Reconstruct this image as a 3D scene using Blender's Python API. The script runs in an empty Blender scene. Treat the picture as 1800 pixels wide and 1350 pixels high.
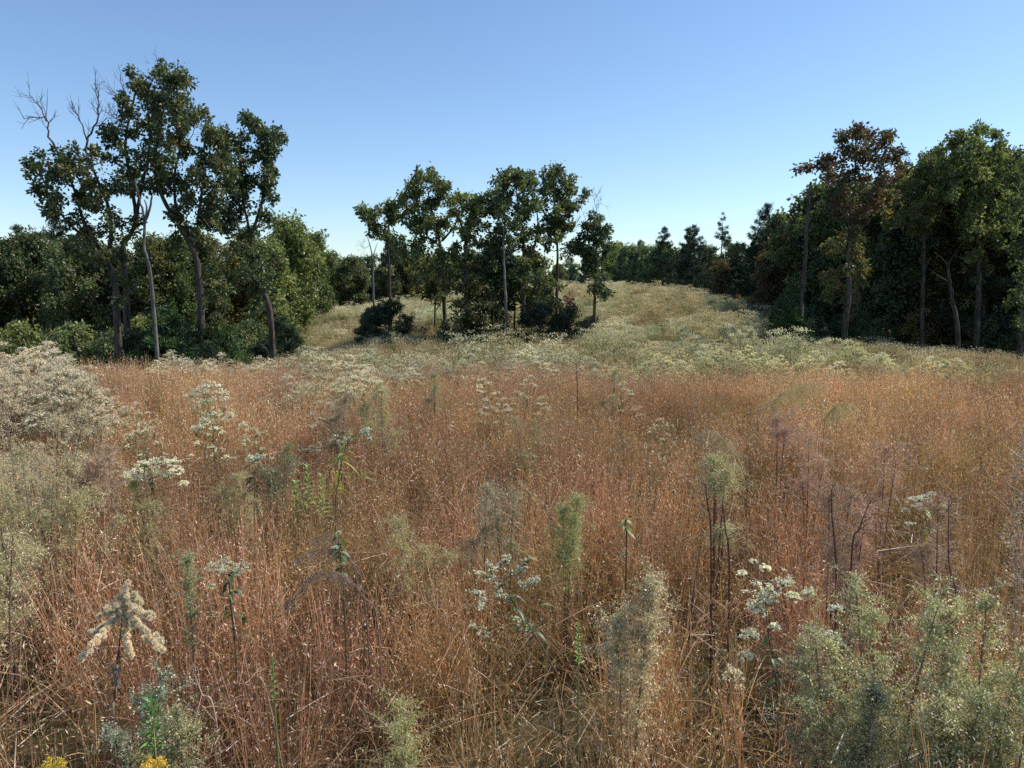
import bpy, math, random
import numpy as np
from mathutils import Vector, Euler

R = np.random.default_rng(11)
random.seed(11)
C = bpy.context.scene.collection
F = 1300.0; HC = 2.3; PITCH = math.radians(7.67)
FW = np.array([0, math.cos(PITCH), -math.sin(PITCH)]); UP = np.array([0, math.sin(PITCH), math.cos(PITCH)])
CAM = np.array([0, 0, HC])

def ray(px, py):
    return FW + np.array([1., 0, 0]) * (px - 900) / F + UP * (675 - py) / F
def at(px, py, Y):
    d = ray(px, py); return CAM + d * (Y / d[1])
def at_h(px, py, h):
    d = ray(px, py); return CAM + d * ((h - HC) / d[2])
def sm(a, b, x):
    t = np.clip((x - a) / (b - a), 0, 1); return t * t * (3 - 2 * t)

# ---------------------------------------------------------------- terrain
_by = [-400, -20, 11, 22, 35, 50, 80, 150, 400, 1500, 4000]
_bz = [0, 0, 0, -.75, -1.6, -2.2, -2.9, -3.6, -7, -14, -20]
def nz(x, y):
    return (np.sin(x * .31 + 1.3) * np.cos(y * .27 + .4) * .5 + np.sin(x * .83 + y * .51) * .28 + np.cos(x * .47 - y * .92 + 2) * .22)
def ground(x, y):
    x = np.asarray(x, float); y = np.asarray(y, float)
    b = np.interp(y, _by, _bz)
    dx = x - 9 - (y - 85) * .05
    s = np.where(dx < 0, 25., 19.)
    k = 3.75 * np.exp(-np.abs(dx / s) ** 2.5) * sm(24, 80, y) * (1 - sm(92, 150, y))
    rr = -.7 * sm(15, 25, x) * sm(14, 34, y) * (1 - sm(60, 90, y)) - 1.35 * sm(5, 15, -x) * sm(12, 28, y) * (1 - sm(46, 66, y))
    return b + k + rr + nz(x, y) * (.04 + .2 * sm(15, 50, y))
def gz(x, y): return float(ground(x, y))
def noise2(x, y, f=1., o=0.):
    x = np.asarray(x) * f + o; y = np.asarray(y) * f - o
    return (np.sin(x * 1.1 + 2.1 * np.sin(y * .7 + o)) + np.sin(y * 1.3 + 1.7 * np.sin(x * .9 + 1 + o)) + np.sin((x + y) * 2.3 + 1.2 * np.sin(x * 2.1)) * .6) / 2.6

# ---------------------------------------------------------------- mesh builder
def norm(v): return v / np.maximum(np.linalg.norm(v, axis=-1, keepdims=True), 1e-9)
def rdir(n): return norm(R.normal(size=(n, 3)))

class MB:
    def __init__(s): s.v = []; s.c = []; s.q = []; s.n = 0; s.sm = []
    def quads(s, P, col, smooth=False):
        P = np.asarray(P, float); n = len(P)
        if n == 0: return
        col = np.asarray(col, float)
        if col.ndim == 1: col = np.tile(col, (n, 1))
        s.v.append(P.reshape(-1, 3)); s.c.append(np.repeat(col, 4, 0))
        s.q.append(np.arange(n * 4).reshape(n, 4) + s.n); s.sm.append(np.full(n, smooth)); s.n += n * 4
    def grid(s, V, col, closed=False, smooth=True):
        """V[k, m, 3] rows of rings"""
        k, m, _ = V.shape
        s.v.append(V.reshape(-1, 3)); s.c.append(np.tile(np.asarray(col, float), (k * m, 1)) if np.ndim(col) == 1 else np.asarray(col, float))
        i = np.arange(k - 1)[:, None]; j = np.arange(m if closed else m - 1)[None, :]
        j2 = (j + 1) % m
        q = np.stack([i * m + j, i * m + j2, (i + 1) * m + j2, (i + 1) * m + j], -1).reshape(-1, 4) + s.n
        s.q.append(q); s.sm.append(np.full(len(q), smooth)); s.n += k * m
    def tube(s, P, r, col, sides=5):
        P = np.asarray(P, float); k = len(P); r = np.broadcast_to(np.asarray(r, float), (k,))
        T = norm(np.gradient(P, axis=0))
        a = np.array([1., .13, 0]) if abs(T[:, 0]).mean() < .8 else np.array([0, 1., .1])
        A = norm(np.cross(T, a)); B = np.cross(T, A)
        th = np.arange(sides) / sides * 2 * math.pi
        V = P[:, None] + r[:, None, None] * (np.cos(th)[None, :, None] * A[:, None] + np.sin(th)[None, :, None] * B[:, None])
        s.grid(V, col, closed=True)
    def ribbons(s, P, w, col, side=None):
        """P[n,k,3], w[n,k] half widths, flat strips"""
        n, k, _ = P.shape
        if n == 0: return
        T = norm(P[:, -1] - P[:, 0])
        if side is None: side = norm(np.cross(T, rdir(n)))
        L = P - side[:, None] * w[..., None]; Rr = P + side[:, None] * w[..., None]
        V = np.stack([L, Rr], 2).reshape(-1, 3)
        col = np.asarray(col, float)
        if col.ndim == 1: col = np.tile(col, (n, 1))
        if col.ndim == 2: col = np.repeat(col[:, None], k, 1)
        s.v.append(V); s.c.append(np.repeat(col.reshape(-1, 3), 2, 0))
        b = (np.arange(n) * k * 2)[:, None] + (np.arange(k - 1) * 2)[None]
        q = np.stack([b, b + 1, b + 3, b + 2], -1).reshape(-1, 4) + s.n
        s.q.append(q); s.sm.append(np.full(len(q), False)); s.n += n * k * 2
    def leaves(s, pos, d, L, W, col, fold=.25):
        n = len(pos)
        if n == 0: return
        d = norm(d); sd = norm(np.cross(d, rdir(n))); u = np.cross(sd, d)
        L = np.broadcast_to(L, (n,))[:, None]; W = np.broadcast_to(W, (n,))[:, None]
        a = pos; b = pos + d * L * .45 + sd * W * .5 + u * W * fold; c = pos + d * L - u * L * .12; e = pos + d * L * .45 - sd * W * .5 + u * W * fold
        s.quads(np.stack([a, b, c, e], 1), col)
    def flakes(s, pos, size, col):
        n = len(pos)
        if n == 0: return
        a = rdir(n); b = norm(np.cross(a, rdir(n))); z = np.broadcast_to(size, (n,))[:, None]
        s.quads(np.stack([pos - a * z, pos - b * z * .7, pos + a * z, pos + b * z * .7], 1), col)
    def mesh(s, name, mat):
        me = bpy.data.meshes.new(name)
        if s.n == 0: return me
        V = np.concatenate(s.v).astype(np.float32); Q = np.concatenate(s.q).astype(np.int32); Cc = np.concatenate(s.c)
        me.vertices.add(len(V)); me.vertices.foreach_set('co', V.ravel())
        me.loops.add(Q.size); me.loops.foreach_set('vertex_index', Q.ravel())
        me.polygons.add(len(Q)); me.polygons.foreach_set('loop_start', np.arange(len(Q), dtype=np.int32) * 4)
        me.polygons.foreach_set('use_smooth', np.concatenate(s.sm))
        ca = me.color_attributes.new('col', 'FLOAT_COLOR', 'POINT')
        ca.data.foreach_set('color', np.concatenate([np.clip(Cc, 0, 1), np.ones((len(Cc), 1))], 1).astype(np.float32).ravel())
        me.materials.append(mat); me.update(calc_edges=True)
        return me
    def build(s, name, mat, parent=None, loc=None):
        o = bpy.data.objects.new(name, s.mesh(name, mat)); C.objects.link(o)
        if parent is not None: o.parent = parent
        if loc is not None: o.location = loc
        return o

def vary(col, n, v=.15, h=.06):
    col = np.asarray(col, float)
    return np.clip(col[None] * (1 + R.normal(size=(n, 1)) * v) * (1 + R.normal(size=(n, 3)) * h), .004, 1)

# ---------------------------------------------------------------- materials
def mat_base(name):
    m = bpy.data.materials.new(name); m.use_nodes = True; nt = m.node_tree; nt.nodes.clear()
    return m, nt, nt.nodes.new('ShaderNodeOutputMaterial')
def foliage(name, trans=.35, gloss=.04, rough=.45, patch=None, haze=0.):
    m, nt, out = mat_base(name); N = nt.nodes.new; L = nt.links.new
    at_ = N('ShaderNodeAttribute'); at_.attribute_name = 'col'
    oi = N('ShaderNodeObjectInfo')
    mx = N('ShaderNodeMix'); mx.data_type = 'RGBA'; mx.blend_type = 'MULTIPLY'; mx.inputs[0].default_value = 1
    L(at_.outputs['Color'], mx.inputs[6]); L(oi.outputs['Color'], mx.inputs[7])
    hs = N('ShaderNodeHueSaturation'); L(mx.outputs[2], hs.inputs['Color'])
    mr = N('ShaderNodeMapRange'); L(oi.outputs['Random'], mr.inputs[0]); mr.inputs[3].default_value = .8; mr.inputs[4].default_value = 1.2
    L(mr.outputs[0], hs.inputs['Value'])
    mr2 = N('ShaderNodeMapRange'); L(oi.outputs['Random'], mr2.inputs[0]); mr2.inputs[3].default_value = .51; mr2.inputs[4].default_value = .49
    L(mr2.outputs[0], hs.inputs['Hue'])
    col = hs.outputs[0]
    if patch:
        g = N('ShaderNodeNewGeometry')
        for sc, c0, c1 in patch:
            n = N('ShaderNodeTexNoise'); n.inputs['Scale'].default_value = sc; n.inputs['Detail'].default_value = 3; L(g.outputs['Position'], n.inputs['Vector'])
            rp = N('ShaderNodeValToRGB'); L(n.outputs[0], rp.inputs[0]); rp.color_ramp.elements[0].position = .36; rp.color_ramp.elements[1].position = .64
            rp.color_ramp.elements[0].color = (*c0, 1); rp.color_ramp.elements[1].color = (*c1, 1)
            m2 = N('ShaderNodeMix'); m2.data_type = 'RGBA'; m2.blend_type = 'MULTIPLY'; m2.inputs[0].default_value = 1
            L(col, m2.inputs[6]); L(rp.outputs[0], m2.inputs[7]); col = m2.outputs[2]
    df = N('ShaderNodeBsdfDiffuse'); tr = N('ShaderNodeBsdfTranslucent'); L(col, df.inputs[0])
    wm = N('ShaderNodeMix'); wm.data_type = 'RGBA'; wm.blend_type = 'MULTIPLY'; wm.inputs[0].default_value = 1; wm.inputs[7].default_value = (1.15, 1.15, .75, 1)
    L(col, wm.inputs[6]); L(wm.outputs[2], tr.inputs[0])
    ms = N('ShaderNodeMixShader'); ms.inputs[0].default_value = trans; L(df.outputs[0], ms.inputs[1]); L(tr.outputs[0], ms.inputs[2])
    gl = N('ShaderNodeBsdfGlossy'); gl.inputs['Roughness'].default_value = rough; gl.inputs[0].default_value = (1, 1, 1, 1)
    m3 = N('ShaderNodeMixShader'); m3.inputs[0].default_value = gloss; L(ms.outputs[0], m3.inputs[1]); L(gl.outputs[0], m3.inputs[2])
    L(m3.outputs[0], out.inputs[0]); return m
def bark(name, c0, c1, scale=6):
    m, nt, out = mat_base(name); N = nt.nodes.new; L = nt.links.new
    p = N('ShaderNodeBsdfPrincipled'); p.inputs['Roughness'].default_value = .9; p.inputs['Specular IOR Level'].default_value = .15
    tc = N('ShaderNodeTexCoord'); mp = N('ShaderNodeMapping'); mp.inputs['Scale'].default_value = (1, 1, .22); L(tc.outputs['Object'], mp.inputs[0])
    n = N('ShaderNodeTexNoise'); n.inputs['Scale'].default_value = scale; n.inputs['Detail'].default_value = 8; n.inputs['Roughness'].default_value = .65; L(mp.outputs[0], n.inputs['Vector'])
    rp = N('ShaderNodeValToRGB'); L(n.outputs[0], rp.inputs[0]); rp.color_ramp.elements[0].position = .38; rp.color_ramp.elements[1].position = .66
    rp.color_ramp.elements[0].color = (*c0, 1); rp.color_ramp.elements[1].color = (*c1, 1)
    L(rp.outputs[0], p.inputs['Base Color'])
    b = N('ShaderNodeBump'); b.inputs['Strength'].default_value = .8; b.inputs['Distance'].default_value = .03; L(n.outputs[0], b.inputs['Height']); L(b.outputs[0], p.inputs['Normal'])
    L(p.outputs[0], out.inputs[0]); return m

M_LEAF = foliage('tree_leaf', .5, .045, .5)
M_NEED = foliage('needle', .2, .03, .5)
M_BARK = bark('bark_brown', (.035, .028, .022), (.16, .13, .10), 7)
M_GREY = bark('bark_grey', (.07, .062, .055), (.26, .24, .21), 7)
M_WEED = foliage('weed_leaf', .4, .05, .5)
M_STEM = foliage('weed_stem', .05, .05, .5)
M_FLOW = foliage('floret', .42, .0, .6)
M_FLUF = foliage('fluff', .22, .0, .6)
M_GRASS = foliage('grass_blade', .32, .05, .4, patch=[(.3, (.70, .62, .56), (1.14, 1.07, 1.0)), (.9, (.98, 1.02, .84), (1.04, .96, 1.0)), (2.4, (.68, .68, .66), (1.16, 1.1, 1.06))])
M_HILL = foliage('hill_blade', .32, .02, .5, patch=[(.14, (.8, .7, .6), (1.0, 1.04, 1.0)), (.55, (.6, .62, .5), (1.08, 1.05, 1.02))])

def ground_mat():
    m, nt, out = mat_base('soil_and_thatch'); N = nt.nodes.new; L = nt.links.new
    p = N('ShaderNodeBsdfPrincipled'); p.inputs['Roughness'].default_value = 1; p.inputs['Specular IOR Level'].default_value = 0
    g = N('ShaderNodeNewGeometry'); n = N('ShaderNodeTexNoise'); n.inputs['Scale'].default_value = 3; n.inputs['Detail'].default_value = 9; L(g.outputs['Position'], n.inputs['Vector'])
    rp = N('ShaderNodeValToRGB'); L(n.outputs[0], rp.inputs[0]); e = rp.color_ramp.elements; e[0].position = .35; e[1].position = .7
    e[0].color = (.02, .014, .009, 1); e[1].color = (.10, .07, .04, 1)
    n2 = N('ShaderNodeTexNoise'); n2.inputs['Scale'].default_value = .12; n2.inputs['Detail'].default_value = 4; L(g.outputs['Position'], n2.inputs['Vector'])
    mx = N('ShaderNodeMix'); mx.data_type = 'RGBA'; mx.inputs[7].default_value = (.07, .08, .03, 1); L(n2.outputs[0], mx.inputs[0]); L(rp.outputs[0], mx.inputs[6])
    L(mx.outputs[2], p.inputs['Base Color'])
    b = N('ShaderNodeBump'); b.inputs['Distance'].default_value = .05; L(n.outputs[0], b.inputs['Height']); L(b.outputs[0], p.inputs['Normal'])
    L(p.outputs[0], out.inputs[0]); return m

# ---------------------------------------------------------------- object helpers
def tag(o, label=None, cat=None, group=None, kind=None):
    if label: o['label'] = label
    if cat: o['category'] = cat
    if group: o['group'] = group
    if kind: o['kind'] = kind
    return o
def thing(name, loc, label, cat, group=None):
    o = bpy.data.objects.new(name, None); C.objects.link(o); o.location = loc; o.empty_display_size = .2
    return tag(o, label, cat, group)
def dup(root, loc, rotz, scale, label=None, group=None, color=None, sz=None):
    r = root.copy(); C.objects.link(r); r.location = loc; r.rotation_euler = (0, 0, rotz); r.scale = (scale, scale, sz or scale)
    if label: r['label'] = label
    if group: r['group'] = group
    for ch in list(root.children):
        c = ch.copy(); C.objects.link(c); c.parent = r
        if color and 'crown' in ch.name: c.color = (*color, 1)
    return r
class Proto:
    """parts built once; placed several times"""
    def __init__(s, name, cat, parts): s.name = name; s.cat = cat; s.parts = parts   # parts: [(name, mesh)]
    def put(s, loc, rotz, scale, label, group=None, color=None, sz=None, tilt=(0, 0)):
        r = bpy.data.objects.new(s.name, None); C.objects.link(r); r.location = loc
        r.rotation_euler = (tilt[0], tilt[1], rotz); r.scale = (scale, scale, sz or scale); tag(r, label, s.cat, group)
        for nm, me in s.parts:
            c = bpy.data.objects.new(nm, me); C.objects.link(c); c.parent = r
            if color: c.color = (*color, 1) if nm in ('crown', 'foliage', 'flower_cluster', 'plume') else (1, 1, 1, 1)
        return r

def scatter(name, pts, rots, scl, variants, label, cat):
    me = bpy.data.meshes.new(name); n = len(pts); me.vertices.add(n); me.vertices.foreach_set('co', np.asarray(pts, np.float32).ravel())
    a = me.attributes.new('rot', 'FLOAT_VECTOR', 'POINT'); a.data.foreach_set('vector', np.asarray(rots, np.float32).ravel())
    a = me.attributes.new('scl', 'FLOAT', 'POINT'); a.data.foreach_set('value', np.asarray(scl, np.float32))
    a = me.attributes.new('idx', 'INT', 'POINT'); a.data.foreach_set('value', R.integers(0, len(variants), n).astype(np.int32))
    o = bpy.data.objects.new(name, me); C.objects.link(o); tag(o, label, cat, kind='stuff')
    ng = bpy.data.node_groups.new(name + '_nodes', 'GeometryNodeTree')
    ng.interface.new_socket('Geometry', in_out='INPUT', socket_type='NodeSocketGeometry'); ng.interface.new_socket('Geometry', in_out='OUTPUT', socket_type='NodeSocketGeometry')
    N = ng.nodes.new; L = ng.links.new
    gi = N('NodeGroupInput'); go = N('NodeGroupOutput'); ip = N('GeometryNodeInstanceOnPoints'); jn = N('GeometryNodeJoinGeometry')
    L(gi.outputs[0], ip.inputs['Points']); ip.inputs['Pick Instance'].default_value = True
    for v in variants:
        oi = N('GeometryNodeObjectInfo'); oi.inputs['Object'].default_value = v; oi.inputs['As Instance'].default_value = True
        L(oi.outputs['Geometry'], jn.inputs[0])
    L(jn.outputs[0], ip.inputs['Instance'])
    def na(nm, t):
        x = N('GeometryNodeInputNamedAttribute'); x.data_type = t; x.inputs[0].default_value = nm; return x.outputs[0]
    er = N('FunctionNodeEulerToRotation'); L(na('rot', 'FLOAT_VECTOR'), er.inputs[0]); L(er.outputs[0], ip.inputs['Rotation'])
    L(na('scl', 'FLOAT'), ip.inputs['Scale']); L(na('idx', 'INT'), ip.inputs['Instance Index'])
    L(ip.outputs[0], go.inputs[0])
    md = o.modifiers.new('scatter', 'NODES'); md.node_group = ng
    return o
def variant(mb, name, mat):
    return bpy.data.objects.new(name, mb.mesh(name, mat))

# ================================================================ GROUND
def make_ground():
    xs = np.concatenate([-np.geomspace(3000, 90, 18), np.arange(-80, 80.1, 1.25), np.geomspace(90, 3000, 18)])
    ys = np.concatenate([-np.geomspace(600, 12, 10), np.arange(-10, 160, 1.25), np.geomspace(170, 4000, 24)])
    X, Y = np.meshgrid(xs, ys); Z = ground(X, Y)
    mb = MB(); mb.grid(np.stack([X, Y, Z], -1), (0.1, .1, .1))
    # rows are y, columns x -> flip so normals face up
    mb.q[0] = mb.q[0][:, ::1]
    o = mb.build('ground', ground_mat()); tag(o, 'rolling meadow ground with a low knoll', 'ground', kind='structure')
make_ground()

# ================================================================ TREES
GREEN_D = (.062, .085, .026); GREEN_M = (.10, .135, .04); GREEN_L = (.17, .20, .065); OLIVE = (.15, .14, .04)
RUST = (.135, .06, .035); GOLD = (.19, .14, .04); RED = (.2, .05, .035)

def smooth_path(P, sub=4):
    P = np.asarray(P, float); k = len(P)
    if k < 3: sub = max(sub, 4)
    t = np.arange(k); tt = np.linspace(0, k - 1, (k - 1) * sub + 1); out = []
    for x in tt:
        i = min(int(x), k - 2); f = x - i
        p0 = P[max(i - 1, 0)]; p1 = P[i]; p2 = P[i + 1]; p3 = P[min(i + 2, k - 1)]
        out.append(.5 * ((2 * p1) + (-p0 + p2) * f + (2 * p0 - 5 * p1 + 4 * p2 - p3) * f * f + (-p0 + 3 * p1 - 3 * p2 + p3) * f ** 3))
    return np.array(out)

def grow(limbs, blobs, leafL=.13, palette=(GREEN_D, GREEN_M), dens=1., clump=.26, trunk_mat=None, twig=True, cl_leaves=20, col_tw=(.1, .085, .07)):
    """limbs: [(points[k,3], r0, r1)] ; blobs: [(center, radius)] local metres -> (trunk MB, crown MB)"""
    tb = MB(); cb = MB(); SP = []; SR = []
    for P, r0, r1 in limbs:
        Q = smooth_path(P, 5); k = len(Q)
        Q[1:-1] += R.normal(size=(k - 2, 3)) * r1 * .35
        rr = r0 + (r1 - r0) * (np.linspace(0, 1, k) ** .8)
        if r0 > .09 and Q[0, 2] < .6: rr[0] *= 1.45; rr[1] *= 1.12
        tb.tube(Q, rr, (.3, .3, .3), 7 if r0 > .05 else 5); SP.extend(Q); SR.extend(rr)
    if not blobs: return tb, cb
    order = sorted(range(len(blobs)), key=lambda i: min(np.linalg.norm(np.array(SP) - blobs[i][0], axis=1)))
    LP = []; LD = []; LC = []
    for i in order:
        c, r = blobs[i]; c = np.asarray(c, float)
        A = np.array(SP); d = np.linalg.norm(A - c, axis=1) + np.maximum(A[:, 2] - c[2] + .25 * r, 0) * 1.6
        j = int(np.argmin(d)); a = A[j]; ra = SR[j]
        L_ = np.linalg.norm(c - a)
        r0 = min(ra * .75, .012 + .02 * L_ + .01 * r)
        mid = a + (c - a) * .5 + np.array([0, 0, -.08 * L_]) + R.normal(size=3) * .07 * L_
        Q = smooth_path([a, mid, c], 4); rr = np.linspace(r0, max(r0 * .4, .006), len(Q))
        tb.tube(Q, rr, col_tw, 5); SP.extend(Q[2:]); SR.extend(rr[2:])
        nc = max(4, int(dens * 4.2 * (r / .5) ** 2))
        u = rdir(nc) * (R.random((nc, 1)) ** .45) * r; u[:, 2] *= .9
        cc = c + u
        if twig:
            T = np.stack([np.tile(c, (nc, 1)) - u * .0, c + u * .55 + R.normal(size=(nc, 3)) * .05 * r, cc], 1)
            tb.ribbons(T, np.tile(np.array([.009, .006, .003]) * (1 + r), (nc, 1)), col_tw)
        nl = R.integers(int(cl_leaves * .6), int(cl_leaves * 1.4) + 1, nc)
        cs = R.uniform(.45, 1.1, nc) * clump
        pos = np.repeat(cc, nl, 0) + R.normal(size=(nl.sum(), 3)) * np.repeat(cs, nl)[:, None] * .55
        dd = norm(pos - np.repeat(cc, nl, 0)) + rdir(nl.sum()) * .7 + np.array([0, 0, -.35])
        pi = R.choice(len(palette), nc, p=None); base = np.array(palette)[pi] * R.uniform(.75, 1.3, (nc, 1))
        col = np.repeat(base, nl, 0) * R.uniform(.6, 1.6, (nl.sum(), 1)) * (1 + R.normal(size=(nl.sum(), 3)) * .08)
        LP.append(pos); LD.append(dd); LC.append(col)
    P_ = np.concatenate(LP); D_ = np.concatenate(LD); K_ = np.clip(np.concatenate(LC), .004, 1)
    sz = leafL * 1.15 * R.uniform(.55, 1.35, len(P_)); cb.leaves(P_, D_, sz, sz * .66, K_)
    return tb, cb

def hero(name, px_map, Y, limbs, blobs, label, cat='tree', palette=(GREEN_D, GREEN_M), r=.16, depth=1.6, leafL=.13, dens=1., mat=None, clump=.21, group=None, dead=(), basepx=None, cl=21, blob_scale=.86):
    """limbs / blobs given as image positions of the tree at its own distance; turned into metres around its base"""
    sc, ox, oy = px_map
    W = lambda x, y, dy=0.: at(ox + x * sc, oy + y * sc, Y + dy)
    b0 = W(*limbs[0][0][0]); base = np.array([b0[0], Y, gz(b0[0], Y)])
    L = []
    for li, lm in enumerate(limbs):
        pts = lm[0] if isinstance(lm[0], list) else [lm]
        rad = lm[1] if isinstance(lm[0], list) else (r, r * .3)
        D0 = R.normal() * .25 * depth if li else 0; k = len(pts)
        P = [W(*p, D0 * i / max(k - 1, 1) if li else R.normal() * .12 * (i > 0)) - base for i, p in enumerate(pts)]
        if li == 0 or pts[0][1] >= limbs[0][0][0][1] - 40: P[0][2] = -.15
        L.append((np.array(P), rad[0], rad[1]))
    B = []; extra = []
    for bx, by, br in blobs:
        for _ in range(2):
            if br * sc > 7: th = R.uniform(0, 6.28); q = br * R.uniform(.95, 1.3); extra.append((bx + math.cos(th) * q, by + math.sin(th) * q * .9, br * R.uniform(.22, .4)))
    if blobs:
        for lm in limbs:
            pl = lm[0]
            for a_, b_ in zip(pl[:-1], pl[1:]):
                if a_[1] > limbs[0][0][0][1] - 90 / (1 if sc > .35 else 1): continue
                for _ in range(1):
                    t_ = R.random(); extra.append((a_[0] + (b_[0] - a_[0]) * t_ + R.normal() * 12, a_[1] + (b_[1] - a_[1]) * t_, R.uniform(9, 20)))
    for bx, by, br in list(blobs) + extra:
        rm = br * sc * Y / F * 1.02 * blob_scale
        off = R.normal() * depth * .5
        B.append((W(bx, by, off) - base, rm))
        if br * sc > 8 and depth > .8 and R.random() < .45: B.append((W(bx + R.normal() * br * .25, by + R.normal() * br * .25, -off + R.normal() * depth * .3) - base, rm * .8))
    tb, cb = grow(L, B, leafL, palette, dens, clump, cl_leaves=cl)
    for pts, r0 in dead:
        D0 = R.normal() * .3
        P = smooth_path([W(*p, D0) - base for p in pts], 4); P[1:-1] += R.normal(size=(len(P) - 2, 3)) * .03
        tb.tube(P, np.linspace(r0, r0 * .3, len(P)), (.3, .3, .3), 5)
        for q in range(2 * len(pts) + 3):
            i = R.integers(len(P) // 3, len(P)); T = norm(P[i] - P[i - 1]); d = norm(T * .8 + rdir(1)[0] * .8 + np.array([0, 0, .25])); ln = R.uniform(.25, .8)
            m_ = P[i] + d * ln * .5 + R.normal(size=3) * .05; e_ = P[i] + d * ln + np.array([0, 0, .12]) + R.normal(size=3) * .06
            tb.tube([P[i], m_, e_], [r0 * .32, r0 * .2, .004], (.3, .3, .3), 4)
            for _ in range(2):
                e2 = m_ + norm(d + rdir(1)[0] * .7) * ln * .45; tb.tube([m_, (m_ + e2) / 2 + R.normal(size=3) * .02, e2], [.007, .005, .003], (.3, .3, .3), 3)
    t = thing(name, base, label, cat, group)
    tb.build('trunk', mat or M_BARK, t)
    if blobs: cb.build('crown', M_LEAF, t)
    return t

LM = (.4444, 0, 80)       # left group reading scale
def g(pts, r0, r1): return (pts, (r0, r1))
hero('broadleaf_tree', LM, 30, [g([(462, 1200), (462, 1050), (455, 940), (425, 850), (380, 780), (330, 690), (290, 560), (230, 430)], .17, .03), g([(425, 850), (440, 700), (400, 560), (345, 440)], .1, .04), g([(380, 790), (270, 700), (200, 600), (160, 500)], .07, .02)],
     [(150, 440, 36), (178, 515, 42), (200, 590, 52), (262, 430, 46), (335, 470, 70), (300, 570, 80), (385, 560, 80), (250, 670, 56), (330, 700, 80), (410, 650, 80), (455, 560, 55), (370, 780, 60), (300, 760, 40), (440, 750, 50), (390, 450, 36), (220, 500, 36), (420, 830, 36), (190, 650, 24), (290, 470, 40)],
     'dark spreading tree with bare dead limbs rising above its leafy left side', palette=(GREEN_D, GREEN_D, OLIVE), leafL=.14, dens=.75,
     dead=[([(345, 440), (345, 380), (380, 300), (390, 210), (372, 150)], .05), ([(345, 380), (320, 300), (300, 268)], .035), ([(235, 430), (190, 340), (182, 290), (95, 290)], .045), ([(183, 300), (160, 240), (118, 198)], .03), ([(380, 320), (420, 290), (455, 300)], .02)])
hero('broadleaf_tree', LM, 32.5, [g([(488, 1180), (500, 1000), (490, 880), (480, 810), (535, 700), (520, 540), (495, 400), (520, 250), (550, 130)], .16, .03), g([(535, 700), (560, 560), (590, 400), (585, 240), (570, 170)], .08, .02)],
     [(543, 130, 32), (580, 180, 36), (518, 250, 42), (590, 245, 44), (480, 310, 44), (540, 325, 55), (612, 320, 55), (470, 385, 34), (560, 410, 58), (500, 455, 46), (585, 490, 58), (540, 550, 44), (620, 560, 34), (440, 335, 20), (630, 240, 30), (640, 400, 45)],
     'tall dark tree with a narrow high crown and bare twigs at its upper left', palette=(GREEN_D, GREEN_M, OLIVE), leafL=.14, dens=.85,
     dead=[([(500, 330), (460, 290), (430, 270), (415, 262)], .025), ([(495, 220), (485, 180), (478, 110)], .025), ([(460, 290), (470, 220), (440, 170)], .02), ([(425, 440), (425, 390), (418, 365)], .015)])
hero('broadleaf_tree', LM, 31.5, [g([(800, 1190), (790, 950), (765, 810), (700, 700), (640, 590), (610, 470), (640, 300), (650, 120)], .17, .03), g([(775, 830), (782, 730), (795, 620), (810, 480), (810, 380), (850, 330)], .1, .02), g([(700, 700), (690, 520), (720, 350), (700, 180), (720, 130)], .07, .02)],
     [(638, 108, 26), (688, 130, 36), (738, 142, 24), (660, 190, 42), (722, 200, 40), (700, 268, 46), (740, 300, 36), (650, 300, 46), (690, 375, 56), (770, 275, 20), (805, 282, 20), (740, 400, 56), (680, 465, 56), (640, 410, 46), (760, 480, 56), (825, 365, 34), (862, 345, 28), (832, 460, 46), (868, 420, 34), (880, 480, 40), (720, 555, 56), (650, 530, 36), (800, 560, 56), (850, 540, 44), (720, 640, 44), (780, 640, 56), (830, 620, 44), (870, 590, 34), (740, 715, 40), (820, 700, 32), (700, 790, 24), (850, 1000, 46), (860, 1080, 36), (840, 920, 40)],
     'tallest tree of the left group with a full dark crown and a forked leaning trunk', palette=(GREEN_D, GREEN_M, OLIVE), leafL=.14, dens=.85, dead=[([(640, 110), (632, 90), (622, 72)], .01), ([(740, 420), (770, 330), (800, 300)], .02)])
hero('dead_tree', LM, 29, [g([(622, 1190), (605, 1020), (592, 890), (570, 790), (572, 700), (560, 640), (538, 560), (533, 525)], .085, .03), g([(572, 700), (592, 650), (602, 595)], .07, .03), g([(575, 695), (580, 640), (570, 610)], .05, .02), g([(588, 850), (605, 815), (612, 765)], .03, .01)], [],
     'slender pale dead trunk with a forked top standing among the left trees', 'dead tree', mat=M_GREY)
hero('broadleaf_tree', LM, 34, [g([(1078, 1190), (1068, 1050), (1030, 960), (995, 880), (990, 750), (960, 600), (948, 450), (930, 370)], .15, .02), g([(998, 740), (1038, 610), (1045, 500), (1040, 400), (985, 300)], .08, .02), g([(960, 600), (900, 520), (870, 400)], .05, .02)],
     [(978, 300, 22), (1010, 330, 26), (1062, 340, 32), (1098, 372, 20), (1050, 400, 34), (1010, 420, 30), (1072, 440, 22), (1060, 490, 26), (930, 380, 30), (890, 350, 26), (940, 440, 34), (960, 500, 38), (1030, 520, 34), (920, 540, 42), (1050, 560, 22), (980, 580, 42), (1040, 610, 30), (900, 640, 44), (950, 660, 44), (890, 690, 36), (930, 720, 44), (1000, 760, 54), (950, 800, 54), (1020, 830, 54), (980, 880, 54), (1045, 670, 18), (930, 940, 50), (1030, 920, 50), (1060, 1000, 40)],
     'irregular dark tree with ragged twin tops, rightmost of the tall left group', palette=(GREEN_D, GREEN_M), leafL=.14, dens=.85)

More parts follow.
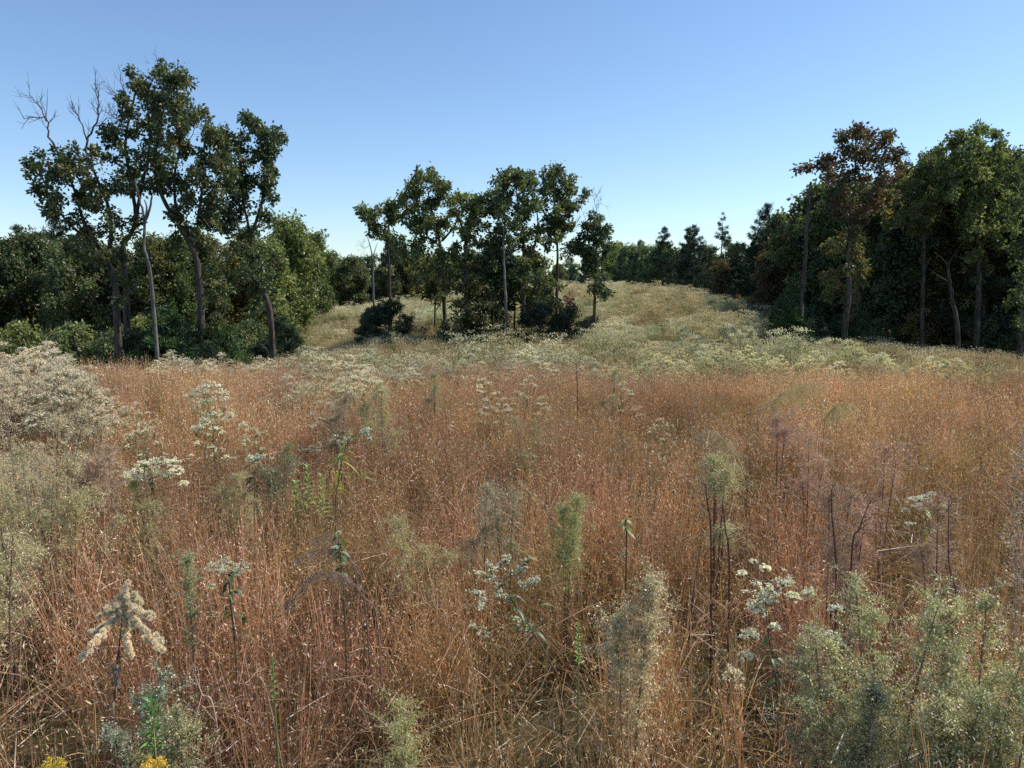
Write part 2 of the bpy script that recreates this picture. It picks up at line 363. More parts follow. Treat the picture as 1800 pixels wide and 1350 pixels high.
CM = (1 / 3., 550, 250)   # centre group
LT = (GREEN_L, GREEN_L, (.19, .19, .055), GREEN_M)
hero('broadleaf_tree', CM, 44, [g([(410, 880), (402, 700), (396, 580), (391, 510), (408, 400), (405, 330)], .1, .025), g([(391, 520), (330, 460), (290, 390), (262, 345)], .06, .015)],
     [(258, 346, 22), (290, 378, 22), (318, 430, 26), (350, 480, 26), (398, 330, 32), (425, 365, 28), (395, 430, 28), (390, 490, 24), (335, 375, 12), (432, 410, 18), (350, 350, 14)],
     'thin airy tree with a pale sparse crown, leftmost of the centre group', palette=LT, depth=1.0, leafL=.15, dens=.7)
hero('broadleaf_tree', CM, 42, [g([(700, 1000), (690, 800), (680, 600), (662, 500), (650, 420), (620, 330), (600, 220)], .13, .03), g([(680, 520), (745, 445), (770, 380)], .08, .02), g([(655, 525), (560, 485), (490, 430)], .07, .02), g([(640, 390), (560, 330), (510, 250)], .05, .02)],
     [(520, 208, 36), (570, 180, 34), (620, 178, 34), (670, 200, 34), (500, 260, 38), (560, 250, 44), (622, 256, 44), (682, 260, 34), (478, 328, 32), (540, 320, 44), (600, 320, 44), (660, 320, 36), (702, 230, 18), (500, 380, 38), (570, 388, 34), (530, 440, 32), (600, 450, 24), (622, 400, 34), (700, 400, 34), (722, 330, 34), (680, 450, 34), (560, 530, 36), (620, 560, 54), (690, 580, 54), (450, 540, 36), (500, 570, 44), (560, 610, 54), (640, 660, 54), (690, 640, 50), (600, 700, 50)],
     'light green tree with a broad rounded open crown left of the ivy-wrapped trunk', palette=LT, depth=1.8, leafL=.15, dens=.62)
hero('broadleaf_tree', CM, 40.5, [g([(832, 1060), (822, 800), (810, 600), (800, 480), (780, 430), (745, 365)], .14, .04), g([(808, 560), (835, 430), (860, 320)], .06, .02)],
     [(765, 300, 22), (800, 290, 34), (850, 300, 34), (905, 310, 34), (870, 350, 34), (820, 350, 34), (902, 370, 26), (850, 400, 34), (880, 450, 34), (850, 490, 40), (785, 480, 22), (905, 520, 26)],
     'sparse-topped tree between the two rounded crowns of the centre group', palette=LT, depth=1.4, leafL=.15, dens=.7)
hero('ivy_covered_tree', CM, 39, [g([(815, 1060), (812, 850), (806, 650), (800, 540)], .2, .08)],
     [(800, 590, 60), (760, 660, 60), (850, 660, 68), (905, 640, 40), (780, 750, 78), (880, 750, 72), (840, 850, 86), (765, 850, 64), (920, 850, 50), (745, 950, 60), (830, 960, 86), (920, 950, 60), (860, 1030, 60), (780, 1030, 50), (725, 700, 50), (700, 1000, 30)],
     'dense dark column of leaves wrapping a trunk in the centre group', 'tree', palette=(GREEN_D, GREEN_D, OLIVE), depth=1.5, leafL=.14, dens=1.35)
hero('dead_tree', CM, 37.5, [g([(1022, 1010), (1018, 850), (1010, 700), (1005, 560), (1004, 440)], .1, .03), g([(1018, 620), (1045, 580), (1072, 535)], .06, .03)], [],
     'straight bare grey trunk with one short fork in front of the centre group', 'dead tree', mat=M_GREY)
hero('broadleaf_tree', CM, 40, [g([(1110, 1040), (1108, 850), (1112, 650), (1108, 500), (1098, 400), (1070, 260)], .15, .03), g([(1120, 640), (1175, 520), (1185, 400), (1160, 250)], .08, .02), g([(1108, 520), (1040, 450), (990, 350), (985, 250)], .06, .02), g([(1125, 900), (1150, 820), (1200, 700)], .05, .02)],
     [(1000, 210, 34), (1050, 180, 32), (1100, 188, 32), (1150, 170, 30), (980, 270, 38), (1040, 258, 44), (1100, 250, 44), (1150, 240, 34), (968, 328, 34), (1030, 330, 44), (1090, 330, 44), (958, 380, 24), (1010, 400, 34), (1070, 400, 44), (1130, 320, 34), (1130, 400, 42), (1000, 450, 22), (1080, 470, 42), (1140, 480, 42), (960, 500, 34), (1050, 540, 34), (1100, 570, 42), (1160, 600, 44), (1180, 680, 54), (1220, 740, 50), (1170, 780, 54), (1220, 640, 44), (1240, 820, 44), (1130, 700, 34), (1150, 870, 44), (1060, 690, 34), (940, 560, 34), (930, 620, 34)],
     'big open-crowned tree with dark forking limbs, fullest of the centre group', palette=(GREEN_M, GREEN_D, GREEN_L), depth=1.8, leafL=.15, dens=.75)
hero('broadleaf_tree', CM, 41.5, [g([(1285, 1010), (1286, 800), (1290, 600), (1280, 450), (1272, 300), (1262, 150)], .11, .02), g([(1282, 480), (1340, 380), (1410, 300)], .05, .015)],
     [(1270, 140, 24), (1230, 160, 26), (1290, 190, 30), (1220, 220, 34), (1340, 210, 24), (1372, 190, 12), (1270, 250, 38), (1330, 260, 34), (1370, 258, 20), (1230, 300, 38), (1290, 320, 38), (1350, 320, 28), (1220, 380, 38), (1280, 390, 38), (1340, 380, 34), (1390, 340, 24), (1420, 292, 20), (1442, 262, 12), (1230, 450, 38), (1290, 450, 34), (1330, 430, 24), (1240, 520, 34), (1200, 470, 24)],
     'slim-trunked tree with a ragged high crown, right side of the centre group', palette=LT, depth=1.4, leafL=.15, dens=.75, dead=[([(1290, 505), (1350, 470), (1400, 408)], .025)])
hero('broadleaf_tree', CM, 38.5, [g([(1480, 1030), (1485, 850), (1493, 650), (1492, 480), (1482, 400)], .1, .025), g([(1490, 600), (1430, 570), (1360, 575)], .04, .012)],
     [(1468, 378, 16), (1490, 420, 28), (1460, 440, 22), (1530, 460, 22), (1500, 480, 32), (1552, 500, 16), (1450, 500, 24), (1480, 540, 36), (1540, 550, 24), (1390, 530, 24), (1370, 570, 26), (1420, 560, 24), (1332, 590, 20), (1440, 600, 24), (1500, 620, 32), (1460, 650, 24), (1532, 700, 16), (1490, 720, 20), (1520, 780, 28), (1550, 790, 16), (1470, 770, 16), (1530, 820, 20)],
     'small narrow tree with a bare forked tip, standing alone right of the centre group', palette=(GREEN_D, GREEN_M), depth=.8, leafL=.14, dens=1.1, dead=[([(1484, 410), (1500, 350), (1520, 318)], .02), ([(1497, 350), (1485, 320), (1497, 275)], .015), ([(1450, 470), (1440, 420), (1412, 345)], .015)])
hero('dead_tree', CM, 46, [g([(320, 800), (316, 680), (312, 600), (300, 540), (285, 495)], .08, .015), g([(314, 610), (330, 560), (340, 530)], .04, .01)], [],
     'small bare snag at the forest edge beside the thin airy tree', 'dead tree', mat=M_GREY, dead=[([(300, 540), (275, 560), (262, 552)], .015)])

RM = (.3889, 1100, 200)
hero('dead_tree', RM, 37, [g([(782, 1060), (792, 900), (800, 780), (815, 600), (825, 430), (836, 310)], .15, .06), g([(832, 360), (845, 345), (858, 325)], .05, .03)], [],
     'broken-off bare snag with a jagged tip beside the rust-red tree', 'dead tree', mat=M_BARK, dead=[([(812, 470), (835, 440), (865, 415)], .02)])
hero('broadleaf_tree', RM, 38, [g([(985, 1040), (992, 950), (1010, 800), (1005, 640), (1015, 480), (1035, 320), (1040, 100)], .18, .03), g([(1018, 500), (1080, 400), (1150, 260), (1190, 110)], .08, .02), g([(1020, 420), (960, 320), (900, 250), (800, 240)], .07, .015)],
     [(1040, 80, 24), (990, 90, 24), (1100, 90, 24), (1160, 100, 28), (1190, 85, 15), (1050, 150, 40), (980, 160, 32), (1120, 160, 42), (1190, 150, 34), (1240, 165, 16), (930, 210, 24), (880, 232, 22), (822, 240, 14), (780, 250, 8), (980, 230, 44), (1060, 230, 44), (1140, 240, 44), (1200, 220, 34), (905, 280, 24), (960, 310, 44), (1040, 320, 54), (1120, 320, 54), (1190, 290, 34), (950, 390, 32), (1010, 400, 42), (1090, 400, 42), (1150, 370, 34), (960, 450, 24), (1100, 455, 34)],
     'tall rust-red and brown leaved tree at the front of the right wood', palette=(RUST, (.10, .06, .03), OLIVE, (.07, .07, .028), GREEN_D), leafL=.14, dens=.95)
hero('broadleaf_tree', RM, 39.5, [g([(1045, 1040), (1045, 850), (1030, 700), (1020, 550)], .07, .02), g([(1040, 860), (960, 780), (910, 740)], .03, .01)],
     [(980, 560, 44), (1060, 560, 40), (935, 600, 34), (960, 745, 50), (1062, 760, 44), (1000, 820, 36), (905, 745, 34), (1080, 700, 34), (1150, 430, 34), (1190, 390, 28), (1000, 640, 44), (1060, 640, 34), (940, 800, 30)],
     'golden brown young tree growing around the trunk of the rust-red tree', palette=(GOLD, OLIVE, GREEN_M), leafL=.15, dens=.75)
def fill(cx, cy, rx, ry, n, r0, r1):
    out = []
    for i in range(n):
        a = random.uniform(0, 2 * math.pi); q = math.sqrt(random.random()); out.append((cx + rx * q * math.cos(a), cy + ry * q * math.sin(a), random.uniform(r0, r1)))
    return out
hero('broadleaf_tree', RM, 42, [g([(1590, 1060), (1592, 900), (1600, 650), (1610, 420), (1605, 220), (1600, 110)], .2, .03), g([(1605, 560), (1520, 430), (1460, 300), (1450, 180)], .1, .02), g([(1608, 460), (1680, 330), (1700, 180)], .08, .02)],
     [(1590, 85, 28), (1640, 90, 28), (1480, 105, 32), (1530, 110, 30), (1690, 110, 30), (1440, 140, 30), (1740, 190, 30)] + fill(1590, 220, 150, 110, 26, 36, 56) + fill(1560, 400, 170, 110, 20, 40, 60) + fill(1620, 560, 120, 90, 9, 34, 50),
     'large light green tree with a broad rounded crown, tallest of the right wood', palette=(GREEN_M, GREEN_L, GREEN_M), leafL=.15, dens=.8, depth=2.2)
hero('broadleaf_tree', RM, 43, [g([(1340, 1060), (1342, 850), (1350, 600), (1345, 400), (1350, 250)], .14, .03), g([(1348, 560), (1290, 430), (1280, 330)], .06, .02)],
     [(1350, 205, 30), (1390, 190, 28), (1310, 280, 40)] + fill(1330, 330, 80, 90, 12, 36, 50) + fill(1320, 480, 90, 80, 10, 34, 50),
     'medium green tree filling the gap between the rust-red tree and the tallest right tree', palette=(GREEN_M, GREEN_L, OLIVE), leafL=.15, dens=.9, depth=1.8)
hero('broadleaf_tree', RM, 36, [g([(1790, 1080), (1788, 850), (1800, 600), (1820, 400), (1830, 230)], .15, .03)],
     [(1800, 230, 50), (1830, 190, 40), (1900, 260, 60), (1860, 340, 70), (1790, 370, 60), (1820, 470, 70), (1790, 580, 56), (1850, 600, 70), (1780, 690, 50), (1830, 760, 60), (1900, 450, 80), (1930, 650, 80), (1770, 830, 40), (1850, 880, 60), (1770, 480, 40), (1760, 290, 30), (1790, 940, 50)],
     'leafy tree cut by the right edge of the picture', palette=(GREEN_D, GREEN_M, GREEN_M), leafL=.14, dens=1.0, depth=1.8)
hero('dead_tree', RM, 39, [g([(1512, 1070), (1498, 950), (1478, 850), (1462, 740), (1455, 670)], .15, .05), g([(1460, 760), (1425, 740), (1370, 700)], .04, .012), g([(1457, 690), (1430, 655), (1395, 625)], .035, .012), g([(1458, 690), (1480, 640), (1510, 600)], .03, .01)], [],
     'leaning bare forked trunk in the shade of the right wood', 'dead tree', mat=M_BARK)

for bx, by, Yc, lb, pal, bl_ in [(640, 900, 43.5, 'young leafy tree at the left foot of the centre group', (GREEN_D, OLIVE), fill(640, 740, 60, 110, 12, 36, 56)), (960, 1000, 41, 'bushy young tree between the ivy column and the big forking tree', (GREEN_D, GREEN_M), fill(965, 720, 60, 190, 16, 36, 56)),
        (1060, 1000, 42.5, 'low leafy tree under the big forking tree', (GREEN_D, GREEN_M, OLIVE), fill(1070, 830, 70, 120, 12, 36, 56)), (1200, 1000, 42, 'young green tree at the right foot of the centre group', (GREEN_M, GREEN_L), fill(1200, 860, 50, 110, 11, 34, 50))]:
    hero('broadleaf_tree', CM, Yc, [g([(bx, by), (bx + 5, by - 150), (bx, by - 260)], .07, .02)], bl_, lb, palette=pal, leafL=.15, dens=.8)
# ---- prototypes for the forest
def leafy_proto(name, H, rad, lo, n, leafL, palette, dens=.9, clump=.34, seed=0):
    bl = []
    for i in range(n):
        t = (i + .5) / n; z = lo + (H - lo) * (t ** .9); prof = math.sin(min(1, max(.12, 1.08 - abs(t - .42) * 1.35)) * math.pi / 2)
        a = i * 2.4 + R.normal() * .4; q = rad * prof * R.uniform(.25, .9); br = rad * R.uniform(.3, .48)
        bl.append((np.array([math.cos(a) * q, math.sin(a) * q, z - br * .5]), br))
    tr = np.array([[0, 0, -.2], [.05, .02, H * .3], [-.1, .1, H * .6], [.1, 0, H * .9]]) + R.normal(size=(4, 3)) * np.array([.15, .15, 0]) * np.array([[0], [1], [1], [1]])
    tb, cb = grow([(tr, .07 + .008 * H, .03)], bl, leafL, palette, dens * 1.55, clump, twig=False, cl_leaves=30)
    return Proto(name, 'tree', [('trunk', tb.mesh('trunk', M_BARK)), ('crown', cb.mesh('crown', M_LEAF))])
def conifer_proto(name, H, rad, lo, cat='conifer', col=((.030, .05, .022), (.05, .07, .03)), step=.45, nl=.3, flat=.25, irregular=.3, bark_=None, cone=.8):
    tb = MB(); cb = MB(); tb.tube([(0, 0, -.2), (.03, 0, H * .5), (0, .03, H)], [.05 + .009 * H, .03 + .005 * H, .012], (.2, .2, .2), 6)
    P = []; D = []; z = lo
    while z < H - .1:
        t = (z - lo) / (H - lo); L0 = rad * max(.12, (1 - t) ** cone if cone else 1) + .08
        for k in range(R.integers(4, 7)):
            if R.random() < irregular * .6: continue
            a = R.uniform(0, 6.28); Ln = L0 * R.uniform(1 - irregular, 1.1); up = R.uniform(.0, .35) + .3 * t
            e = np.array([math.cos(a) * Ln, math.sin(a) * Ln, z + up * Ln]); s_ = np.array([0, 0, z]); mid = (s_ + e) / 2 + np.array([0, 0, -.08 * Ln])
            tb.tube([s_, mid, e], [.012 + .012 * Ln, .01 + .004 * Ln, .006], (.2, .2, .2), 4)
            nt = max(3, int(Ln / nl * 3.0))
            f = R.uniform(.3, 1.05, nt) ** .8; c = s_ + (e - s_) * f[:, None]; sd = np.array([-math.sin(a), math.cos(a), 0])
            c += sd * (R.normal(size=(nt, 1)) * Ln * .17 * (1.1 - f[:, None] * .5)) + np.array([0, 0, 1]) * R.normal(size=(nt, 1)) * flat * .35
            P.append(c)
        z += step * R.uniform(.7, 1.2)
    P = np.concatenate(P + [np.array([[0, 0, H]] * 3)]); m = 13
    pp = np.repeat(P, m, 0) + R.normal(size=(len(P) * m, 3)) * nl * .22; dd = norm(rdir(len(pp)) + np.array([0, 0, .45]))
    base = np.array(col)[R.integers(0, len(col), len(P))] * R.uniform(.7, 1.35, (len(P), 1)); cc = np.repeat(base, m, 0) * R.uniform(.8, 1.25, (len(pp), 1))
    sz = nl * R.uniform(.6, 1.1, len(pp)); cb.leaves(pp, dd, sz, sz * .2, cc, .1)
    return Proto(name, cat, [('trunk', tb.mesh('trunk', bark_ or M_BARK)), ('crown', cb.mesh('crown', M_NEED))])

leafs = [leafy_proto('forest_tree', 10, 2.3, 2.0, 30, .195, (GREEN_M, GREEN_D, GREEN_M), 1.0),
         leafy_proto('forest_tree', 11, 2.0, 1.5, 32, .195, (GREEN_D, GREEN_M, OLIVE), 1.0),
         leafy_proto('forest_tree', 9, 2.6, 1.6, 32, .195, (GREEN_M, GREEN_L, OLIVE), .9),
         leafy_proto('forest_tree', 12, 2.1, 3.5, 28, .195, (GREEN_D, GREEN_M), .9),
         leafy_proto('forest_tree', 8, 1.8, .8, 28, .18, (GREEN_M, GREEN_L), 1.0)]
pines = [conifer_proto('pine_tree', 11, 2.9, 3.0, nl=.30, cone=.62, irregular=.4, step=.5), conifer_proto('pine_tree', 10, 2.6, 1.2, nl=.30, cone=.8, irregular=.35, step=.42),
         conifer_proto('pine_tree', 12, 2.4, 3.5, nl=.30, cone=.85, irregular=.45, step=.62)]
shrubs = [leafy_proto('understory_shrub', 2.8, 1.3, .2, 14, .13, (GREEN_D, GREEN_M, OLIVE), 1.2, .24), leafy_proto('understory_shrub', 3.6, 1.2, .3, 15, .14, (GREEN_M, GREEN_L), 1.1, .25)]
for p in shrubs: p.cat = 'shrub'
cedar = [conifer_proto('evergreen_sapling', 2.8, 1.25, .05, 'evergreen shrub', ((.045, .075, .03), (.07, .105, .04)), .22, .2, .25, .15, cone=.6),
         conifer_proto('evergreen_sapling', 2.4, 1.5, .05, 'evergreen shrub', ((.03, .05, .026), (.05, .07, .035)), .22, .2, .25, .15, cone=.45)]

def putpx(pr, px, Y, top, label, H, group=None, color=None, rot=None):
    """tree standing at distance Y in direction px; height so that it reaches picture height top"""
    p = at(px, top, Y); z = gz(p[0], Y); h = p[2] - z
    return pr.put((p[0], Y, z), random.uniform(0, 6.28) if rot is None else rot, h / H, label, group, color)
HL = [10, 11, 9, 12, 8]; HP = [11, 10, 12]
def sil_l(px): return np.interp(px, [-500, 0, 60, 130, 200, 300, 400, 480, 520, 560, 600, 640, 700, 760, 860, 960, 1000], [395, 402, 405, 398, 430, 400, 410, 385, 400, 430, 440, 440, 425, 450, 450, 440, 470])
rnd = random.Random(5)
# front rank of the left forest
gl = 'trees of the forest behind the left group'
for i, px in enumerate(range(-420, 980, 52)):
    px += rnd.uniform(-14, 14); Y = 52 + 32 * sm(380, 560, px) + rnd.uniform(-3, 4)
    k = rnd.randrange(5); top = float(sil_l(px)) + rnd.uniform(0, 38)
    tint = rnd.choice([(1, 1, 1), (1.15, 1.1, .95), (.8, .85, .9), (1.5, 1.2, .8), (1.5, 1.05, .75), (1.25, 1.3, 1.)])
    putpx(leafs[k], px, Y, top, 'leafy green tree in the front rank of the forest behind the left group', HL[k], gl, tint)
for i, px in enumerate(range(-400, 1000, 60)):
    px += rnd.uniform(-16, 16); Y = 64 + 32 * sm(300, 560, px) + rnd.uniform(-3, 5)
    k = rnd.randrange(5); top = float(sil_l(px)) + rnd.uniform(-4, 18)
    putpx(leafs[k], px, Y, top, 'tree deeper in the left forest with only its upper crown showing', HL[k], 'upper crowns deeper in the left forest', rnd.choice([(1, 1, 1), (.9, .95, 1), (.8, .85, .9)]))
for px, top, Y, k in [(92, 388, 60, 0), (30, 398, 62, 1), (680, 420, 80, 1), (1210, 402, 96, 1)]:
    putpx(pines[k], px, Y, top, {92: 'pine with a dark flat top behind the leftmost spreading tree', 30: 'pine poking above the forest near the left edge', 680: 'pine poking above the forest behind the centre group', 1210: 'dark pine at the far end of the right wood'}[px], HP[k])
for i, px in enumerate(range(470, 950, 26)):
    px += rnd.uniform(-6, 6); kf = rnd.randrange(5); putpx(leafs[kf], px, 104 + rnd.uniform(-3, 3), 446 + rnd.uniform(-6, 10), 'tree of the low far row closing the gap behind the centre group', HL[kf], 'far row of trees behind the centre group', (1.0, 1.1, 1.25))  # bluish crown tint stands in for distance haze
for px, top, Y in [(505, 375, 57), (545, 405, 64), (470, 420, 52)]:
    putpx(leafs[4], px, Y, top, {505: 'pale green tree just right of the twin-topped left tree', 545: 'lower pale green tree sloping down toward the centre gap', 470: 'pale green tree half hidden behind the twin-topped left tree'}[px], 8, None, (1.25, 1.2, 1.1))
# right wood
def sil_r(px): return np.interp(px, [1000, 1040, 1080, 1130, 1150, 1200, 1240, 1300, 1330, 1380, 1420, 1480, 1600, 1700, 1800, 2300], [460, 432, 425, 432, 405, 412, 425, 410, 385, 370, 350, 300, 275, 255, 262, 260])
def dist_r(px): return np.interp(px, [1000, 1100, 1200, 1300, 1380, 1500, 1600, 1800, 2300], [150, 125, 100, 80, 66, 54, 49, 45, 42])
for rank in range(3):
    for px in np.arange(1005, 2250, [30, 34, 40][rank]):
        px = px + rnd.uniform(-9, 9); Y = float(dist_r(px)) * (1 + .12 * rank) + rnd.uniform(-2, 2)
        top = float(sil_r(px)) + rnd.uniform(-6, 46 if px > 1150 else 14) - [0, 6, 12][rank] + (16 if rank and px > 1150 else 4)
        tint = rnd.choice([(1, 1, 1), (.8, .85, .9), (.9, .95, 1), (1.3, 1.2, .85), (1.5, 1.0, .75) if px > 1420 else (.8, .9, .8)]); tint = tuple(np.array(tint) * (1 + np.array([.5, .65, 1.1]) * sm(60, 150, Y)))  # crown tint turns paler and bluer with distance: haze painted into the colour
        if rnd.random() < (.62 if px < 1420 else .2):
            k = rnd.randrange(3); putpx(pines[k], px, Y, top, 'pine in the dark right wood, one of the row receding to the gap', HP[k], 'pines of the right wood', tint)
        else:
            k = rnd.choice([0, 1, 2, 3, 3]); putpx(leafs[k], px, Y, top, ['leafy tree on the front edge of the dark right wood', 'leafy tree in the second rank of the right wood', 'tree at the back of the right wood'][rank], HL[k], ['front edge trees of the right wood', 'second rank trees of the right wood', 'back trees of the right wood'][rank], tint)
for px, top, Y, k, lb in [(1168, 400, 92, 1, 'broad dark pine where the right wood starts to rise'), (1271, 376, 74, 2, 'spired pine with a thin pointed top above the right wood'), (1352, 362, 64, 0, 'tall pine with layered branches left of the broken snag'), (1222, 398, 84, 0, 'small-topped pine between the broad pine and the spired pine'), (1592, 272, 50, 2, 'pine showing behind the right shoulder of the rust-red tree')]:
    putpx(pines[k], px, Y, top, lb, HP[k], None, (.9, .95, 1))
for px, top, Y, lb in [(1352, 440, 60, 'bright red-leaved young tree at the edge of the right wood'), (1268, 455, 72, 'dull red young tree below the spired pine'), (1398, 405, 62, 'small red-leaved tree behind the broken snag')]:
    putpx(leafs[4], px, Y, top, lb, 8, None, (1.0, .58, .7))
# shrubs at the edges
k = 0
for px in np.arange(-350, 620, 24):
    Y = (38 if px < 420 else 42 + .22 * (px - 420)) + rnd.uniform(-4, 4); x = (px - 900) / F * Y; s = rnd.uniform(.7, 1.1)
    shrubs[rnd.randrange(2)].put((x, Y, gz(x, Y)), rnd.uniform(0, 6), s, 'low leafy shrub along the foot of the left forest', 'shrubs along the left forest edge', rnd.choice([(1, 1, 1), (1.2, 1.1, .8), (.8, .85, .8)]))
for px in np.arange(1080, 2200, 30):
    Y = float(dist_r(px)) - 2.5 + rnd.uniform(-1.5, 1.5); x = (px - 900) / F * Y; s = rnd.uniform(.5, .95)
    shrubs[rnd.randrange(2)].put((x, Y, gz(x, Y)), rnd.uniform(0, 6), s, 'low leafy shrub along the foot of the right wood', 'shrubs along the right wood edge', rnd.choice([(1, 1, 1), (.8, .85, .8), (1.6, .9, .8)]))
for px, Y, top, kk, lb, cl in [(290, 30.5, 548, 0, 'bright green young pine at the foot of the tallest left tree', (1.3, 1.5, 1)), (385, 32, 565, 0, 'bushy young pine right of the tallest left tree', (1.2, 1.4, 1)), (335, 31, 585, 1, 'low spreading evergreen between two young pines at left', (1.1, 1.2, 1)),
        (240, 31, 590, 1, 'low dark evergreen between the left trunks', None), (470, 35, 602, 1, 'tiny evergreen beside the rightmost left trunk', None), (500, 44, 560, 0, 'small pointed evergreen at the forest edge left of the grassy slope', None),
        (684, 42, 532, 1, 'rounded dark evergreen bush alone on the grassy slope', (.9, 1, 1.1)), (652, 44, 545, 0, 'small evergreen left of the rounded bush on the slope', None),
        (950, 38, 540, 1, 'dark evergreen bush at the foot of the centre group', None), (1000, 38.5, 545, 1, 'widest dark evergreen bush at the right foot of the centre group', (.9, 1, 1.1)), (1040, 39.5, 560, 1, 'small evergreen bush behind the lone narrow tree', None), (775, 37.5, 585, 1, 'low evergreen bush at the left foot of the ivy column', None),
        (1385, 37.5, 515, 0, 'bushy evergreen with lit green tips in front of the broken snag', (1.25, 1.4, .9)), (1410, 39, 545, 1, 'dark evergreen bush right of the broken snag', None), (1500, 40, 540, 0, 'young pine behind the rust-red tree trunk', None), (1470, 41, 555, 0, 'small young pine left of the rust-red tree trunk', None)]:
    h = at(px, top, Y)[2] - gz((px - 900) / F * Y, Y); H = 2.8 if kk == 0 else 2.4
    x = at(px, 600, Y)[0]; cedar[kk].put((x, Y, gz(x, Y)), rnd.uniform(0, 6), h / H, lb, None, cl)
leafs_sh = leafy_proto('red_shrub', 3, 1.3, .3, 12, .14, (RUST, (.13, .05, .035), OLIVE), .7, .22); leafs_sh.cat = 'shrub'
for px, Y, top, lb in [(985, 39, 515, 'red-orange leaved shrub right in the centre group'), (880, 41, 545, 'brown-red shrub low in the centre group'), (745, 42, 572, 'dry brown shrub on the slope left of the centre group')]:
    h = at(px, top, Y)[2] - gz((px - 900) / F * Y, Y); x = at(px, 600, Y)[0]; leafs_sh.put((x, Y, gz(x, Y)), rnd.uniform(0, 6), h / 3, lb)

# far forest across the valley, haze painted in its colour (reads as one mass)
def far_forest():
    tb = MB(); n = 1500
    x = R.uniform(-700, 700, n); y = R.uniform(330, 620, n); h = R.uniform(8, 13, n); z = ground(x, y)
    P = np.repeat(np.stack([x, y, z], 1), 90, 0); m = len(P); u = rdir(m) * (R.random((m, 1)) ** .4); hh = np.repeat(h, 90)
    P = P + u * np.stack([hh * .32, hh * .32, hh * .5], 1) + np.stack([0 * hh, 0 * hh, hh * .5], 1)
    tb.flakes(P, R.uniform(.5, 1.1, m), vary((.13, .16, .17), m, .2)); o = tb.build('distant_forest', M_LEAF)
    tag(o, 'haze-tinted forest far beyond the gap in the trees', 'forest', kind='stuff')
far_forest()

# ================================================================ GRASS
def tuft(h=1.05, stems=46, blades=34, spread=.13, splay=.2, cs=(.62, .36, .225), cb=(.68, .46, .30), seeds=9, sw=.0014, seedc=(.95, .84, .70), k=6, green=0., sd=1.):
    mb = MB(); n = stems
    a = R.uniform(0, 6.28, n); q = np.sqrt(R.random(n)) * spread; b = np.stack([np.cos(a) * q, np.sin(a) * q, 0 * q], 1)
    hh = h * R.uniform(.72, 1.1, n); a2 = a + R.normal(size=n) * .7; sp = splay * R.uniform(.1, 1.2, n)
    t = np.linspace(0, 1, k)[None, :, None]; dr = np.stack([np.cos(a2), np.sin(a2), 0 * a2], 1)[:, None]
    P = b[:, None] + dr * (sp[:, None, None] * t ** 1.7) + np.array([0, 0, 1.]) * (hh[:, None, None] * t) + R.normal(size=(n, k, 3)) * .006 * t
    c = vary(cs, n, .22, .05); gm = R.random(n) < green; c[gm] = vary((.24, .24, .07), gm.sum())
    cc = c[:, None] * (.30 + .78 * t)  # stem bases coloured darker to stand in for shade inside the tuft
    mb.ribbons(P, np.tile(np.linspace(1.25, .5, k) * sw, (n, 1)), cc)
    # seed fluff
    ns = n * seeds; si = np.repeat(np.arange(n), seeds); f = R.uniform(.42, 1, ns); 
    i0 = np.minimum((f * (k - 1)).astype(int), k - 2); fr = (f * (k - 1) - i0)[:, None]
    pp = P[si, i0] * (1 - fr) + P[si, i0 + 1] * fr + R.normal(size=(ns, 3)) * .010
    mb.leaves(pp, rdir(ns) * .6 + np.array([0, 0, .6]), R.uniform(.011, .028, ns) * sd, R.uniform(.0022, .0056, ns) * sd, np.where(R.random((ns, 1)) < .45, vary(seedc, ns, .1), vary(np.array(cs) * 1.25, ns, .2)))
    # leaf blades
    n = blades; a = R.uniform(0, 6.28, n); q = np.sqrt(R.random(n)) * spread; z0 = R.uniform(0, .55, n) * h; L = R.uniform(.16, .42, n)
    b = np.stack([np.cos(a) * q * (1 + z0), np.sin(a) * q * (1 + z0), z0], 1); a2 = R.uniform(0, 6.28, n); d = np.stack([np.cos(a2), np.sin(a2), 0 * a2], 1)
    t = np.linspace(0, 1, 5)[None, :, None]; cu = R.uniform(.2, 1.3, n)[:, None, None]
    P = b[:, None] + d[:, None] * (L[:, None, None] * np.sin(t * cu) ** 1.0) + np.array([0, 0, 1.]) * (L[:, None, None] * (t - cu * .5 * t ** 2))
    c = vary(cb, n, .25, .06); gm = R.random(n) < green * 1.5; c[gm] = vary((.22, .26, .07), gm.sum())
    mb.ribbons(P, np.tile(np.array([1, 1.2, 1.0, .7, .1]) * .0014, (n, 1)), c)
    return mb
def wedge(y0, y1, dens, half=.80, margin=2.5):
    A = 0.5 * (y1 - y0) * 2 * (half * (y0 + y1) + 2 * margin); n = int(A * dens)
    y = np.sqrt(R.uniform(0, 1, n * 2) * ((y1 + 3) ** 2 - (y0 + 3) ** 2) + (y0 + 3) ** 2) - 3; x = R.uniform(-1, 1, n * 2) * (half * y1 + margin)
    m = np.abs(x) < half * np.maximum(y, 0) + margin; return x[m][:n], y[m][:n]
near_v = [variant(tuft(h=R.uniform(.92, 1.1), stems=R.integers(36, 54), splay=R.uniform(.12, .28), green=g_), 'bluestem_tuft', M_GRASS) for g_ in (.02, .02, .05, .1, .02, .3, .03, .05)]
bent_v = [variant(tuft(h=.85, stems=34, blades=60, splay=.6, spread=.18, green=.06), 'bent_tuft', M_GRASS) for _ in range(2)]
straw_v = [variant(tuft(h=.95, stems=30, cs=(.58, .40, .22), cb=(.62, .48, .28), splay=.3, green=.12), 'straw_tuft', M_GRASS) for _ in range(2)]
